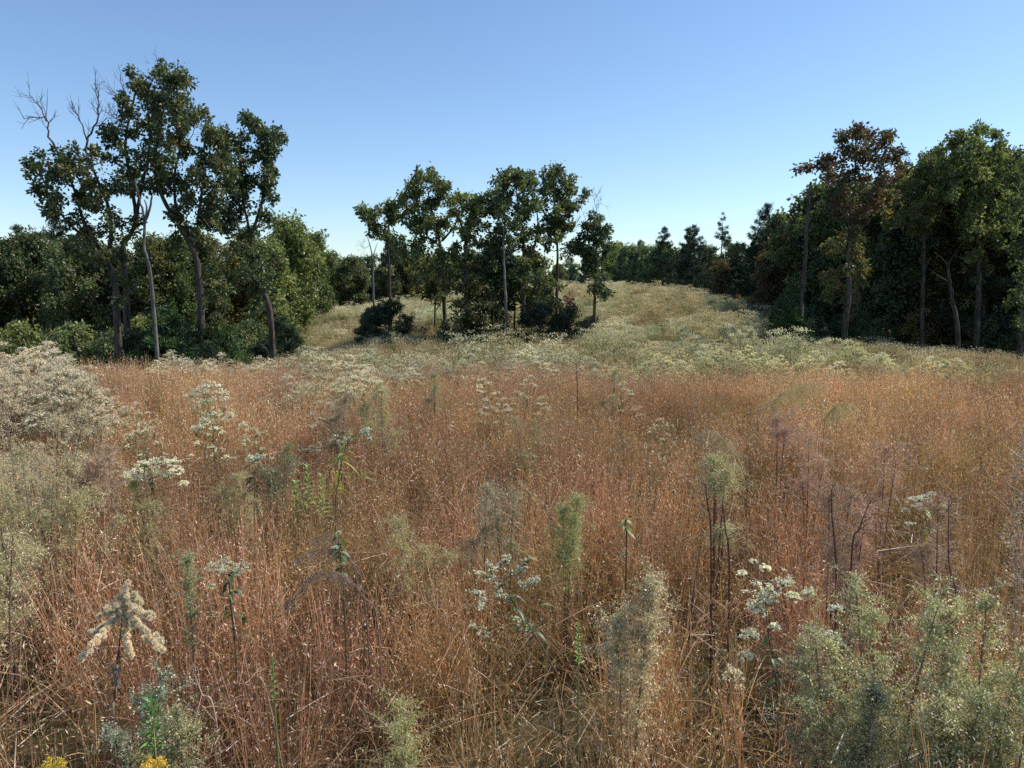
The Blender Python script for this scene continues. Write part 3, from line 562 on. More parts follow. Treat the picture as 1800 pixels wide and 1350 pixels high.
far_v = [variant(tuft(h=R.uniform(.92, 1.1), stems=34, seeds=6, cs=(.57, .345, .20), cb=(.62, .42, .26), sd=1.6, splay=R.uniform(.1, .22), green=g_), 'far_bluestem_tuft', M_GRASS) for g_ in (.02, .04, .1, .02, .2)]
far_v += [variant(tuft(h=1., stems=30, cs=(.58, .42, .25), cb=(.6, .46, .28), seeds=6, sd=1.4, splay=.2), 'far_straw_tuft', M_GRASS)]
x, y = wedge(-.5, 15, 22)
gap = noise2(x, y, 1.9, 3) + R.normal(size=len(x)) * .25; keep = (gap > -.62) & (y < 14.0 + 1.3 * noise2(x, y * .3, 1.1, 2) + 1.2 * R.normal(size=len(x)) + .8 * (x < -2))
x, y = x[keep], y[keep]; n = len(x)
RT = np.stack([R.normal(size=n) * .07, R.normal(size=n) * .07, R.uniform(0, 6.28, n)], 1); SC = R.uniform(.72, 1.06, n) * (1 + .09 * noise2(x, y, .7)) * (1 + .04 * sm(9, 12, y)); PT = np.stack([x, y, ground(x, y) - .02], 1)
nr = y < 5.8
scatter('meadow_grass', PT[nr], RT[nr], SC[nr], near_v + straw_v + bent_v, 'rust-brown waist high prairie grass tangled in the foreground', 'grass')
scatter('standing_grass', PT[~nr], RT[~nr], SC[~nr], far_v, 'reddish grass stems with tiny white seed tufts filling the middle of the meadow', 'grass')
# low thatch and tangled dead growth between the tufts
def thatch():
    mb = MB(); n = 60; b = np.stack([R.normal(size=n) * .16, R.normal(size=n) * .16, R.uniform(.02, .5, n)], 1); d = rdir(n); d[:, 2] = np.abs(d[:, 2]) * .5; L = R.uniform(.1, .35, n)
    t = np.linspace(0, 1, 4)[None, :, None]; P = b[:, None] + d[:, None] * L[:, None, None] * t + np.array([0, 0, -1.]) * (t ** 2) * L[:, None, None] * R.uniform(0, .6, n)[:, None, None]
    mb.ribbons(P, np.tile(np.array([1, 1.2, .9, .2]) * .0015, (n, 1)), vary((.38, .27, .17), n, .4)); return mb
th_v = [variant(thatch(), 'thatch', M_GRASS) for _ in range(3)]
x, y = wedge(-.5, 9, 12); n = len(x)
scatter('dead_thatch', np.stack([x, y, ground(x, y)], 1), np.stack([0 * x, 0 * x, R.uniform(0, 6.28, n)], 1), R.uniform(.8, 1.3, n), th_v, 'tangled dry straw and dead leaves low among the grass stems', 'dry straw')

# hillside: coarse grass and pale weeds
def coarse(h, n, c, w=.006, top=None, spread=.35, nt=0):
    mb = MB(); a = R.uniform(0, 6.28, n); q = np.sqrt(R.random(n)) * spread; b = np.stack([np.cos(a) * q, np.sin(a) * q, 0 * q], 1)
    a2 = R.uniform(0, 6.28, n); d = np.stack([np.cos(a2), np.sin(a2), 0 * a2], 1); t = np.linspace(0, 1, 4)[None, :, None]; hh = (h * R.uniform(.55, 1.1, n))[:, None, None]
    P = b[:, None] + d[:, None] * hh * .25 * t ** 1.8 + np.array([0, 0, 1.]) * hh * t
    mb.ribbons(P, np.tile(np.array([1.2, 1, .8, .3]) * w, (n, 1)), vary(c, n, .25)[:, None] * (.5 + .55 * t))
    if top is not None:
        e = np.repeat(P[:, -1], nt, 0); e = e + R.normal(size=e.shape) * np.array([.06, .06, .025]); mb.flakes(e, R.uniform(.009, .022, len(e)), vary(top, len(e), .15))
    return mb
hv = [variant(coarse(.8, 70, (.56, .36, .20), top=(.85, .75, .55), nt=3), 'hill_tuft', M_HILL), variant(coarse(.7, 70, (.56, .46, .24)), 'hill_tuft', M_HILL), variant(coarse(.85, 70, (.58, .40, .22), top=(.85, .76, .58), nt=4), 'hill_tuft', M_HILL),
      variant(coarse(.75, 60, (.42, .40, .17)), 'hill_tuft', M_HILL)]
x, y = wedge(12, 105, 4.2, .72, 3); m = (x < dist_r(900 + x / np.maximum(y, 1) * F) * .9) 
m &= ~((x > 14) & (y > 44) & (R.random(len(x)) < .3)); x, y = x[m], y[m]; n = len(x)
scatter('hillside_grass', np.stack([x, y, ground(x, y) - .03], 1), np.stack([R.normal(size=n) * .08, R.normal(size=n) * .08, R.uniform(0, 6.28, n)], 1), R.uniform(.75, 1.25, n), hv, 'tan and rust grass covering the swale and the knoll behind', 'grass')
wv = [variant(coarse(.95, 55, (.36, .37, .17), .006, top=(.95, .88, .68), nt=22, spread=.38), 'weed', M_HILL), variant(coarse(1.05, 50, (.38, .35, .18), .006, top=(.92, .82, .62), nt=20, spread=.32), 'weed', M_HILL), variant(coarse(.85, 60, (.32, .36, .13), .007, top=(.68, .66, .42), nt=10, spread=.4), 'weed', M_HILL)]
x, y = wedge(22, 100, 2.0, .66, 2); nn = noise2(x, y, .16, 1.7) + .35 * noise2(x, y, .7, 5) + .35 * (x > 2) - 1.2 * (x < -2) * (y < 34) + R.normal(size=len(x)) * .3
m = (nn > .05 + .45 * (y < 36) * (x < 14))  & ~((x < -9) & (y < 44)) & ~((x > 14) & (y > 24) & (y < 55)) & (x < dist_r(900 + x / y * F) * .5 + 2); x, y = x[m], y[m]; n = len(x)
scatter('hillside_wildflowers', np.stack([x, y, ground(x, y) - .03], 1), np.stack([R.normal(size=n) * .08, R.normal(size=n) * .08, R.uniform(0, 6.28, n)], 1), R.choice([.6, .8, 1., 1.15, 1.5], n) * R.uniform(.85, 1.15, n), wv, 'pale green weeds with countless off-white flower specks covering the knoll', 'wildflowers')

# ================================================================ WEEDS
def corymb(mb, sb, c, r, n=90, fs=.0035, col=(.80, .80, .70), tall=.25, base=None, ax=None):
    """flat-topped flower head at c, radius r; stalks in sb"""
    c = np.asarray(c, float); k = max(6, int(n / 9)); a = R.uniform(0, 6.28, k); q = np.sqrt(R.random(k)) * r
    sub = c + np.stack([np.cos(a) * q, np.sin(a) * q, -q * q / r * .45 + R.normal(size=k) * r * tall * .45], 1)
    m = max(4, n // k); pp = np.repeat(sub, m, 0) + R.normal(size=(k * m, 3)) * np.array([r * .13, r * .13, r * .07])
    mb.flakes(pp, fs * R.uniform(.7, 1.4, len(pp)), vary(col, len(pp), .12, .04))
    root = c - np.array([0, 0, r * 1.1]) if base is None else np.asarray(base, float)
    T = np.stack([np.tile(root, (k, 1)), (root + sub) / 2 + np.array([0, 0, -.1 * r]), sub], 1); sb.ribbons(T, np.tile(np.array([.0012, .0009, .0006]) * max(1, fs / .0035), (k, 1)), (.18, .19, .08))
def lance(mb, p, d, L, W, col, droop=.3, k=6):
    d = norm(np.asarray(d, float)); sd = norm(np.cross(d, [0, 0, 1.]) + R.normal(size=3) * .15); t = np.linspace(0, 1, k)
    P = p + d * (L * t[:, None]) + np.array([0, 0, -1.]) * (droop * L * t[:, None] ** 2); w = W * .5 * np.sin(np.clip(t * 1.02 + .03, 0, 1) ** .75 * math.pi) + .0003
    u = norm(np.cross(sd, d)); V = np.stack([P - sd * w[:, None] + u * w[:, None] * .4, P, P + sd * w[:, None] + u * w[:, None] * .4], 1); mb.grid(V, col)

def boneset_proto(h, heads, spread, rr, fs, nfl, cf, cst=(.24, .22, .10), leafc=(.16, .2, .07), nl=40):
    fb = MB(); sb = MB(); lb = MB()
    for s_ in range(3):
        a = R.uniform(0, 6.28); tp = np.array([math.cos(a) * spread * .3, math.sin(a) * spread * .3, h * .62]); sb.tube(smooth_path([(0, 0, -.05), tp * [.4, .4, .5], tp], 3), np.linspace(.006, .0035, 7), cst, 4)
        for j in range(heads // 3):
            a = R.uniform(0, 6.28); q = spread * math.sqrt(R.random()); e = np.array([math.cos(a) * q, math.sin(a) * q, h * (1 - .38 * (q / spread) ** 1.6) * R.uniform(.9, 1.0)])
            sb.tube([tp * [1, 1, R.uniform(.75, 1)], (tp + e) / 2 + [0, 0, -.03], e - [0, 0, rr * .4]], [.003, .0025, .002], cst, 3); corymb(fb, sb, e, rr * R.uniform(.6, 1.25), nfl, fs, cf)
    n = nl; pp = np.stack([R.normal(size=n) * spread * .35, R.normal(size=n) * spread * .35, R.uniform(.15, .85, n) * h], 1); sz = R.uniform(.05, .11, n)
    lb.leaves(pp, rdir(n) + [0, 0, -.2], sz, sz * .25, vary(leafc, n, .3))
    return Proto('boneset_plant', 'wildflower', [('stem', sb.mesh('stem', M_STEM)), ('foliage', lb.mesh('foliage', M_WEED)), ('flower_cluster', fb.mesh('flower_cluster', M_FLOW))])
cream = (.95, .88, .66); tanw = (.62, .52, .42); white = (.96, .91, .76)
bn = [boneset_proto(1.45, 48, .42, .085, .0068, 80, cream), boneset_proto(1.35, 42, .36, .085, .0066, 80, (.84, .80, .64)), boneset_proto(1.55, 48, .5, .08, .0062, 70, (.78, .72, .54)), boneset_proto(1.3, 36, .34, .08, .0066, 70, cream)]
bt = [boneset_proto(1.5, 42, .45, .075, .0055, 90, (.80, .70, .58), (.3, .2, .13), (.3, .22, .13)), boneset_proto(1.4, 36, .4, .08, .0055, 90, (.82, .74, .62), (.28, .2, .12), (.3, .24, .12))]
bh = [1.45, 1.35, 1.55, 1.3]; bth = [1.5, 1.4]
bs = [boneset_proto(1.45, 18, .30, .065, .0045, 110, cream), boneset_proto(1.35, 15, .26, .06, .0042, 100, (.84, .78, .66)), boneset_proto(1.55, 24, .3, .055, .0042, 90, (.8, .74, .6)), boneset_proto(1.3, 12, .24, .06, .0045, 110, cream)]
def putw(lst, hs, px, py, h, label, group=None, color=None, k=None, Y=None):
    k = rnd.randrange(len(lst)) if k is None else k; p = at_h(px, py, h) if Y is None else at(px, py, Y); h = p[2]; z = gz(p[0], p[1]); s = (h - z) / hs[k]
    return lst[k].put((p[0], p[1], z), rnd.uniform(0, 6.28), s, label, group, color, tilt=(rnd.gauss(0, .05), rnd.gauss(0, .05)))
topr = lambda px: float(np.interp(px, [1040, 1100, 1200, 1290, 1370, 1420, 1480, 1540, 1590, 1650, 1680, 1740, 1800, 2000], [628, 622, 612, 600, 606, 618, 596, 604, 618, 604, 612, 640, 628, 640]))
gb = 'cream wildflower mounds in the band behind the red grass'
for i in range(92):
    px = 1045 + (i / 92) * 790 + rnd.uniform(-14, 14); f = rnd.random(); py = topr(px) + f * 40 - 4 + rnd.uniform(-9, 5); h = 1.32 - .12 * f + rnd.uniform(-.06, .06)
    if px > 1560 and f < .4 and rnd.random() < .4: continue
    putw(bn, bh, px, py, h, 'cream flowered weed in the dense pale band before the right wood', gb, rnd.choice([(1.1, 1.07, .98), (1, .97, .88), (.95, .86, .74), (.9, .78, .62), (.8, .82, .6)]), Y=16.8 - 3.8 * f)
for i in range(38):
    px = 640 + (i / 38) * 410 + rnd.uniform(-12, 12); f = rnd.random(); py = 608 + f * 34 - 10 * math.exp(-((px - 920) / 40) ** 2)
    putw(bn + bt, bh + bth, px, py, Y=17 - 3.4 * f, h=0, label='off-white flowered weed in the thin band before the centre group', group='off-white weeds before the centre group')
for i in range(17):
    px = 505 + (i / 17) * 150 + rnd.uniform(-12, 12); f = rnd.random(); py = 603 + f * 60
    putw(bn[2:] + bt, bh[2:] + bth, px, py, Y=13 - 3.2 * f, h=0, label='pale weed of the clump between the left trees and the slope', group='pale weeds of the clump below the slope')
for i in range(15):
    px = 280 + (i / 15) * 240 + rnd.uniform(-10, 10); f = rnd.random(); py = 606 + f * 26 + (8 if px > 400 else 0)
    putw(bn[:1] + bt, bh[:1] + bth, px, py, Y=15 - 2 * f, h=0, label='brownish white weed at the foot of the tall left trees', group='brownish white weeds below the left trees')
for i in range(22):
    px = -60 + rnd.random() * 205; f = rnd.random() ** 1.5; py = 586 + f * 66 + max(0, (px - 60)) * .16
    putw(bt, bth, px, py, 1.62 - .12 * f, 'tall tan-white weed of the big clump at the left edge', 'tall tan-white weeds at the left edge', (1.1, 1.05, 1.0))
for i in range(95):      # knoll plants big enough to tell apart
    px = rnd.uniform(1050, 1370); Y = rnd.uniform(22, 72); x = (px - 900) / F * Y; s = rnd.uniform(.75, 1.05)
    bn[rnd.randrange(4)].put((x, Y, gz(x, Y)), rnd.uniform(0, 6), s, 'pale flowered weed on the slope of the knoll', 'pale weeds on the knoll', rnd.choice([(.95, .95, .85), (.8, .85, .7), (1., .95, .85), (.75, .65, .5)]))

# scattered mid-field singles  (px, py_top, height, proto list index, label)
for px, py, h, k, lb in [(360, 664, 1.3, 0, 'cream flat-topped weed standing alone above the red grass left of middle'), (380, 720, 1.18, 3, 'cream flat-topped weed just below and right of the lone tall one at left'), (232, 690, 1.22, 1, 'small pale weed near the left clump'),
        (235, 730, 1.15, 3, 'grey-white drooping weed left of the lone cream weed'), (145, 700, 1.22, 1, 'white topped weed at the right side of the left clump'), (565, 690, 1.3, 2, 'tall white weed left of middle among brown stems'), (600, 655, 1.3, 2, 'pale weed behind the tall white one left of middle'),
        (845, 655, 1.18, 3, 'small cream weed in the red grass below the centre group'), (880, 675, 1.15, 1, 'pinkish white weed in the red grass below the ivy column'), (925, 655, 1.2, 0, 'off-white weed with dark stalk below the centre trees'), (1095, 660, 1.15, 3, 'single white weed sprig right of centre in the grass'),
        (1150, 722, 1.05, 3, 'tiny white flower tops low in the right grass'), (430, 738, 1.05, 3, 'little cream flower top left of middle')]:
    putw(bs, bh, px, py, h, lb, None, (1.05, 1.05, 1.0) if k in (0, 3) else (.95, .93, .9), k)

# feathery dog-fennel type plants
def fennel(h, stems, spread, nb, col, colf, flor=6, droop=.5, bl=.28, fs=.003, cst=(.2, .13, .09), lean=0., stemr=.006, z0=.3, side=0.):
    sb = MB(); pb = MB()
    for s_ in range(stems):
        a = R.uniform(0, 6.28); q = spread * math.sqrt(R.random()) if stems > 1 else 0
        tp = np.array([math.cos(a) * q + lean, math.sin(a) * q, h * (1. if s_ == 0 else R.uniform(.66, .97))])
        P = smooth_path([np.array([math.cos(a) * q * .2, math.sin(a) * q * .2, -.05]), tp * [.45, .45, .55], tp * [.8, .8, .88], tp], 6); sb.tube(P, np.linspace(stemr, stemr * .25, len(P)), cst, 5)
        f = R.uniform(z0, 1, nb) ** .85; i0 = np.minimum((f * (len(P) - 1)).astype(int), len(P) - 2); fr = (f * (len(P) - 1) - i0)[:, None]; b = P[i0] * (1 - fr) + P[i0 + 1] * fr
        a2 = R.uniform(0, 6.28, nb); L = bl * (.25 + 1.25 * R.random(nb) ** 2.2) * (1.1 - .6 * (f - z0) / (1 - z0)); d = np.stack([np.cos(a2) * .75 + side, np.sin(a2) * .75, R.uniform(.3, 1.7, nb)], 1); d = norm(d)
        t = np.linspace(0, 1, 6)[None, :, None]; B = b[:, None] + d[:, None] * L[:, None, None] * t + np.array([0, 0, -1.]) * droop * L[:, None, None] * t ** 2.2
        pb.ribbons(B, np.tile(np.linspace(.0011, .0005, 6), (nb, 1)), vary(cst, nb, .2))
        # threads and florets along each branchlet
        m = flor * 5; ti = R.uniform(.15, 1, (nb, m)); i1 = np.minimum((ti * 5).astype(int), 4); fr = (ti * 5 - i1)[..., None]; r_ = np.arange(nb)[:, None]
        S = (B[r_, i1] * (1 - fr) + B[r_, i1 + 1] * fr).reshape(-1, 3); ns = len(S)
        dd = norm(rdir(ns) + np.repeat(d, m, 0) * .5 + [0, 0, -.6 * droop + .2]); ln = R.uniform(.012, .045, ns) * (bl / .28) ** .5
        T = np.stack([S, S + dd * ln[:, None] * .6, S + dd * ln[:, None] + np.array([0, 0, -.1]) * ln[:, None] * droop], 1)
        pb.ribbons(T, np.tile([.0007, .0007, .0003], (ns, 1)), vary(col, ns, .22))
        sel = R.random(ns) < .6; E = T[sel, 2] + R.normal(size=(sel.sum(), 3)) * .004; pb.flakes(E, fs * R.uniform(.6, 1.3, len(E)), vary(colf, len(E), .18))
        E = T[sel, 1]; pb.flakes(E, fs * R.uniform(.5, 1.1, len(E)), vary(colf, len(E), .18))
    return sb, pb
def put_fennel(px, py, h, label, stems=3, nb=110, spread=.14, col=(.3, .33, .12), colf=(.6, .55, .33), name='dog_fennel', cat='weed', **kw):
    p = at_h(px, py, h); sb, pb = fennel(h, stems, spread, nb, col, colf, **kw)
    t = thing(name, (p[0] - kw.get('lean', 0), p[1], gz(p[0], p[1])), label, cat); sb.build('stem', M_STEM, t); pb.build('plume', M_WEED, t); return t
OG = dict(col=(.38, .40, .16), colf=(.84, .74, .52))
for px, py, h, lb, sp in [(1490, 1120, 1.12, 'olive feathery weed at the left of the big lower right bush', .15), (1570, 1065, 1.25, 'tallest olive feathery weed at the back of the lower right bush', .16), (1650, 1090, 1.22, 'olive feathery weed in the middle of the lower right bush', .18),
        (1730, 1080, 1.25, 'dense olive feathery weed toward the right edge at the bottom', .18), (1800, 1130, 1.2, 'olive feathery weed cut by the right edge at the bottom', .16), (1560, 1180, 1.05, 'low olive feathery weed in front of the lower right bush', .17), (1680, 1210, 1.02, 'low green feathery weed near the lower right corner', .18), (1780, 1250, 1.0, 'olive feathery weed in the lower right corner', .16)]:
    put_fennel(px, py, h, lb, stems=5, nb=30, spread=sp * 1.35, bl=.26, flor=6, fs=.0038, droop=.35, z0=.25, **OG)
put_fennel(1520, 1225, .95, 'small cream seeded weed at the bottom right of centre', stems=2, nb=90, spread=.08, bl=.16, colf=(.8, .7, .5), fs=.004, droop=.3)
put_fennel(1110, 1045, 1.2, 'tall straw-coloured seedy weed at the bottom centre right', stems=3, nb=85, spread=.09, bl=.2, col=(.5, .42, .24), colf=(.82, .68, .46), fs=.0042, droop=.3, z0=.12, cst=(.25, .18, .1))
put_fennel(330, 985, 1.1, 'thin upright green-tan weed right of the fluffy seed head', stems=1, nb=70, bl=.12, col=(.3, .32, .14), colf=(.5, .48, .28), droop=.3)
put_fennel(300, 1255, .82, 'low yellowish green floret weed beside the young leafy plant', stems=5, nb=26, spread=.12, bl=.17, col=(.35, .34, .15), colf=(.62, .58, .36), fs=.004, droop=.2)
put_fennel(700, 1270, .8, 'small yellow-green wispy weed at the bottom centre', stems=4, nb=26, spread=.12, bl=.2, col=(.42, .42, .16), colf=(.6, .55, .3), droop=.3)
put_fennel(240, 1215, .88, 'grey-green floret weed left of the young leafy plant', stems=4, nb=26, spread=.1, bl=.17, col=(.3, .33, .2), colf=(.66, .66, .52), fs=.004, droop=.3)
put_fennel(992, 875, 1.1, 'bright green feathery tuft in the middle of the red grass', stems=4, nb=50, spread=.09, bl=.24, col=(.44, .45, .18), colf=(.62, .62, .3), droop=.9, z0=.35)
put_fennel(845, 855, 1.12, 'grey drooping feathery weed left of the green tuft', stems=3, nb=40, spread=.08, bl=.3, col=(.42, .38, .24), colf=(.6, .5, .38), droop=1.3, z0=.5)
put_fennel(890, 860, 1.08, 'thin pale feathery weed between the grey weed and the green tuft', stems=3, nb=30, spread=.1, bl=.22, col=(.38, .36, .2), colf=(.62, .54, .38), droop=1.)
put_fennel(1265, 812, 1.25, 'bushy tan-green plume on dark stalks right of centre', stems=4, nb=60, spread=.1, bl=.3, col=(.44, .42, .2), colf=(.72, .64, .44), droop=1., z0=.62, stemr=.008, cst=(.13, .05, .045))
put_fennel(1375, 735, 1.3, 'pinkish brown wispy weed on a dark stalk in the right grass', stems=2, nb=34, spread=.05, bl=.24, col=(.42, .26, .2), colf=(.56, .36, .3), droop=.4, z0=.6, cst=(.16, .08, .07))
for px, py, h, lb in [(1470, 865, 1.2, 'brown wispy weed with two thick dark stalks at right'), (1500, 905, 1.15, 'brown wispy weed leaning beside the two dark stalks'), (1430, 775, 1.22, 'faint brown plume in the middle of the right grass'), (1560, 790, 1.2, 'faint pinkish plume in the far right grass'), (1668, 880, 1.2, 'maroon stalked wispy weed near the right edge')]:
    put_fennel(px, py, h, lb, stems=3, nb=34, spread=.13, bl=.3, col=(.45, .29, .2), colf=(.6, .42, .32), droop=.6, z0=.42, stemr=.005, cst=(.12, .055, .06))
# left edge feathery mass
for px, py, h, lb in [(20, 690, 1.55, 'grey-tan feathery weed at the left edge, behind the others'), (70, 715, 1.5, 'tan feathery weed second from the left edge'), (5, 780, 1.45, 'olive feathery weed on the left edge, nearest of its clump'), (55, 800, 1.42, 'large olive drooping weed at left, green at its foot'), (105, 790, 1.35, 'drooping olive weed at the right side of the left clump'), (-30, 860, 1.4, 'feathery weed cut by the left edge'), (120, 740, 1.35, 'thin tan weed at the right side of the left clump')]:
    put_fennel(px, py, h, lb, stems=6, nb=22, spread=.32, bl=.34, col=(.50, .42, .26) if py < 760 else (.46, .43, .19), colf=(.74, .62, .40), droop=1.0, z0=.3, fs=.0042)
for px, py, h, lb in [(160, 790, 1.15, 'pinkish wispy weed right of the left clump'), (190, 800, 1.1, 'second pinkish wispy weed right of the left clump'), (270, 850, 1.05, 'tan weed below the wide flat flower head'), (670, 690, 1.3, 'yellow-green drooping weed left of middle in the far grass'), (640, 680, 1.3, 'yellow-green weed behind the drooping one'), (590, 700, 1.25, 'brown stalked feathery weed near the tall white weed'), (760, 655, 1.2, 'yellow-green wisp at the back of the grass left of the centre group'),
        (1075, 650, 1.2, 'olive wisp at the back of the grass below the knoll'), (480, 790, 1.05, 'dark green weedy clump left of middle'), (930, 730, 1.12, 'pale wisp with white spikes near the middle'), (420, 840, .98, 'olive low weed below the small cream flowers'), (740, 920, .98, 'faint green weed left of the grey drooping weed')]:
    put_fennel(px, py, h, lb, stems=4, nb=34, spread=.16, bl=.28, col=(.42, .28, .2) if 'pink' in lb or 'brown' in lb else ((.16, .22, .07) if 'dark' in lb else (.42, .4, .15)), colf=(.6, .5, .36), droop=.8, z0=.35)
# dark arching purple plumes
def arch_plume(pts, Y, label, base_px, cst=(.2, .12, .09), col=(.44, .30, .23), nb=150, bl=.055):
    W = [at(x, y, Y) for x, y in pts]; b = at(base_px[0], base_px[1], Y); base = np.array([b[0], Y, gz(b[0], Y)])
    P = smooth_path([np.array([0, 0, -.03])] + [w - base for w in W], 8); sb = MB(); pb = MB(); sb.tube(P, np.linspace(.0035, .0008, len(P)), cst, 5)
    k = len(P); i = R.integers(int(k * .5), k, nb); S = P[i]; d = norm(rdir(nb) * .5 + np.array([0, 0, -.5])); L = bl * R.uniform(.4, 1.2, nb); t = np.linspace(0, 1, 4)[None, :, None]
    B = S[:, None] + d[:, None] * L[:, None, None] * t; pb.ribbons(B, np.tile([.0008, .0007, .0006, .0004], (nb, 1)), vary(col, nb, .2))
    m = 12; f = R.uniform(.1, 1, (nb, m)); E = (S[:, None] + d[:, None] * (L[:, None] * f)[..., None]).reshape(-1, 3) + R.normal(size=(nb * m, 3)) * .004
    pb.leaves(E, rdir(len(E)) + [0, 0, -.5], .009, .0022, vary(col, len(E), .3)); t_ = thing('arching_seed_plume', base, label, 'weed'); sb.build('stem', M_STEM, t_); pb.build('plume', M_WEED, t_)
arch_plume([(665, 1110), (640, 1050), (600, 1010), (550, 1010), (500, 1065)], 2.9, 'dark purple-brown seed plume arching left over the grass, larger lower one', (672, 1200), nb=130)
arch_plume([(640, 1050), (615, 985), (580, 965), (545, 972), (520, 985)], 3.1, 'small purple-brown seed plume above the larger one', (660, 1180), nb=80)
arch_plume([(630, 1040), (600, 960), (575, 942), (545, 950)], 3.15, 'topmost short purple-brown plume of the three', (655, 1150), nb=45)

arch_plume([(1330, 780), (1342, 728), (1368, 696), (1400, 678), (1445, 668)], 6.6, 'long arching straw plume leaning right in the far right grass', (1322, 850), cst=(.36, .25, .12), col=(.52, .44, .22), nb=330, bl=.26)
arch_plume([(1448, 760), (1455, 730), (1470, 714), (1492, 708)], 6.2, 'smaller arching straw plume below the long one at right', (1446, 820), cst=(.36, .25, .12), col=(.52, .44, .22), nb=170, bl=.2)
arch_plume([(1312, 860), (1300, 815), (1286, 785), (1266, 763), (1238, 754)], 4.5, 'one-sided arching plume above the tan-green plume right of centre', (1320, 960), cst=(.22, .15, .09), col=(.42, .34, .2), nb=230, bl=.15)
# hero boneset plants: every flower cluster placed, stalked and leafy
def flower_plant(label, Y, base_px, stem_px, clusters, leaf_px=(), fcol=white, lcol=(.09, .15, .045), fs=.0036, kind='flat', nfl=150, lw=.018, ll=.075, cst=(.13, .10, .06), name='boneset_plant', cat='wildflower'):
    b = at(*base_px, Y); base = np.array([b[0], Y, gz(b[0], Y)]); W = lambda x, y, d=0.: at(x, y, Y + d) - base
    t = thing(name, base, label, cat); sb = MB(); lb = MB()
    P = smooth_path([np.array([0, 0, -.05])] + [W(*p) for p in stem_px], 6); sb.tube(P, np.linspace(.0055, .002, len(P)), cst, 6); nodes = list(P[len(P) // 3:])
    for x, y, r in clusters:
        c = W(x, y, R.normal() * .035); A = np.array(nodes); d = np.linalg.norm(A - c, axis=1) + np.maximum(A[:, 2] - c[2] + .04, 0) * 2; a = A[int(np.argmin(d))]; rm = r * Y / F
        Q = smooth_path([a, (a + c) / 2 + np.array([0, 0, -.012]), c - [0, 0, rm * .5]], 3); sb.tube(Q, np.linspace(.0022, .0012, len(Q)), cst, 4); nodes.extend(Q[2:])
        fb = MB(); dirn = norm(c - a)
        if kind == 'flat': corymb(fb, fb, c, rm, nfl, fs, fcol, .5, Q[-1])
        else:
            for k in range(5):
                u = (k / 4 - .5) * 2; corymb(fb, fb, c + dirn * rm * u + R.normal(size=3) * .004, rm * (.62 - .18 * u), nfl // 3, fs, fcol, .9, Q[-1])
        fb.build('flower_cluster', M_FLOW, t)
    for k in range(14):
        p = P[R.integers(len(P) // 3, len(P))]; dd = rdir(1)[0]; dd[2] = abs(dd[2]) * .3; lance(lb, p, dd, ll * R.uniform(.6, 1.1), lw, vary(lcol, 1, .2)[0], .7)
    for x, y in leaf_px: lance(lb, W(x, y), rdir(1)[0] * [1, 1, .4], ll, lw, vary(lcol, 1, .2)[0], .5)
    sb.build('stem', M_STEM, t); lb.build('foliage', M_WEED, t); return t
flower_plant('single flat white-green flower head with dark drooping leaves, left foreground', 3.15, (420, 1200), [(412, 1120), (405, 1060), (402, 1010)], [(375, 992, 15), (400, 985, 17), (425, 994, 15), (390, 1000, 13), (412, 1003, 12), (372, 1028, 7)], [(395, 1040), (425, 1045), (405, 1075), (380, 1080), (430, 1085), (412, 1110), (415, 1115)], (.74, .74, .60))
flower_plant('leaning plant with pointed grey-white flower clusters in the centre foreground', 2.95, (990, 1260), [(985, 1220), (965, 1160), (930, 1100), (900, 1055), (885, 1020)],
    [(850, 1008, 14), (862, 998, 14), (835, 1040, 12), (888, 982, 12), (925, 985, 12), (918, 1000, 10), (932, 1020, 14), (877, 1035, 15), (848, 1060, 12), (918, 1095, 16), (842, 1105, 16), (940, 1015, 9)], [(895, 1060), (905, 1075), (890, 1085), (950, 1065), (930, 1070), (870, 1105), (905, 1100)], (.76, .74, .62), kind='spike')
flower_plant('bright white flowering weed with stepped clusters in the right foreground', 2.75, (1370, 1330), [(1368, 1260), (1362, 1180), (1350, 1110), (1345, 1050)],
    [(1340, 1030, 26), (1378, 1020, 20), (1330, 1060, 20), (1352, 1045, 22), (1395, 1045, 14), (1420, 1038, 13), (1318, 1110, 20), (1362, 1097, 11), (1312, 1150, 16), (1290, 1180, 20), (1299, 1206, 8), (1325, 985, 7), (1345, 995, 9), (1305, 1005, 8)], (), (.97, .91, .75), nfl=260, fs=.004)
flower_plant('small white double-headed weed left of the big lower right bush', 2.75, (1480, 1330), [(1478, 1260), (1470, 1180), (1465, 1110)], [(1470, 1066, 13), (1452, 1115, 18), (1470, 1122, 10)], (), (.84, .85, .78), nfl=200, fs=.004)
flower_plant('white flowering sprig with yellow-green leaves near the right edge', 4.0, (1672, 1090), [(1665, 1040), (1650, 980), (1632, 930), (1622, 890)], [(1605, 876, 12), (1622, 872, 14), (1636, 866, 9), (1612, 888, 11), (1655, 886, 9), (1600, 918, 8), (1592, 895, 7)], [(1635, 930), (1640, 960), (1650, 990), (1630, 945)], (.84, .83, .74), lcol=(.25, .3, .07))
flower_plant('wide flat cream flower head low at left of the meadow', 4.6, (268, 960), [(268, 920), (268, 870), (268, 840)], [(235, 826, 16), (255, 812, 18), (280, 806, 18), (303, 808, 15), (310, 822, 13), (270, 824, 16), (222, 834, 11), (295, 832, 12), (323, 847, 8), (245, 836, 12)], (), (.95, .89, .70), nfl=220, fs=.0048)
flower_plant('cream flower heads in tiers on a tall stem left of middle', 6.4, (378, 830), [(376, 790), (372, 740), (362, 700)], [(350, 680, 16), (375, 672, 15), (335, 690, 14), (388, 685, 13), (365, 700, 14), (380, 722, 14), (405, 728, 12), (360, 736, 13), (428, 745, 8), (345, 750, 10), (372, 784, 9), (395, 698, 9)], (), (.95, .89, .70), nfl=160, fs=.006)
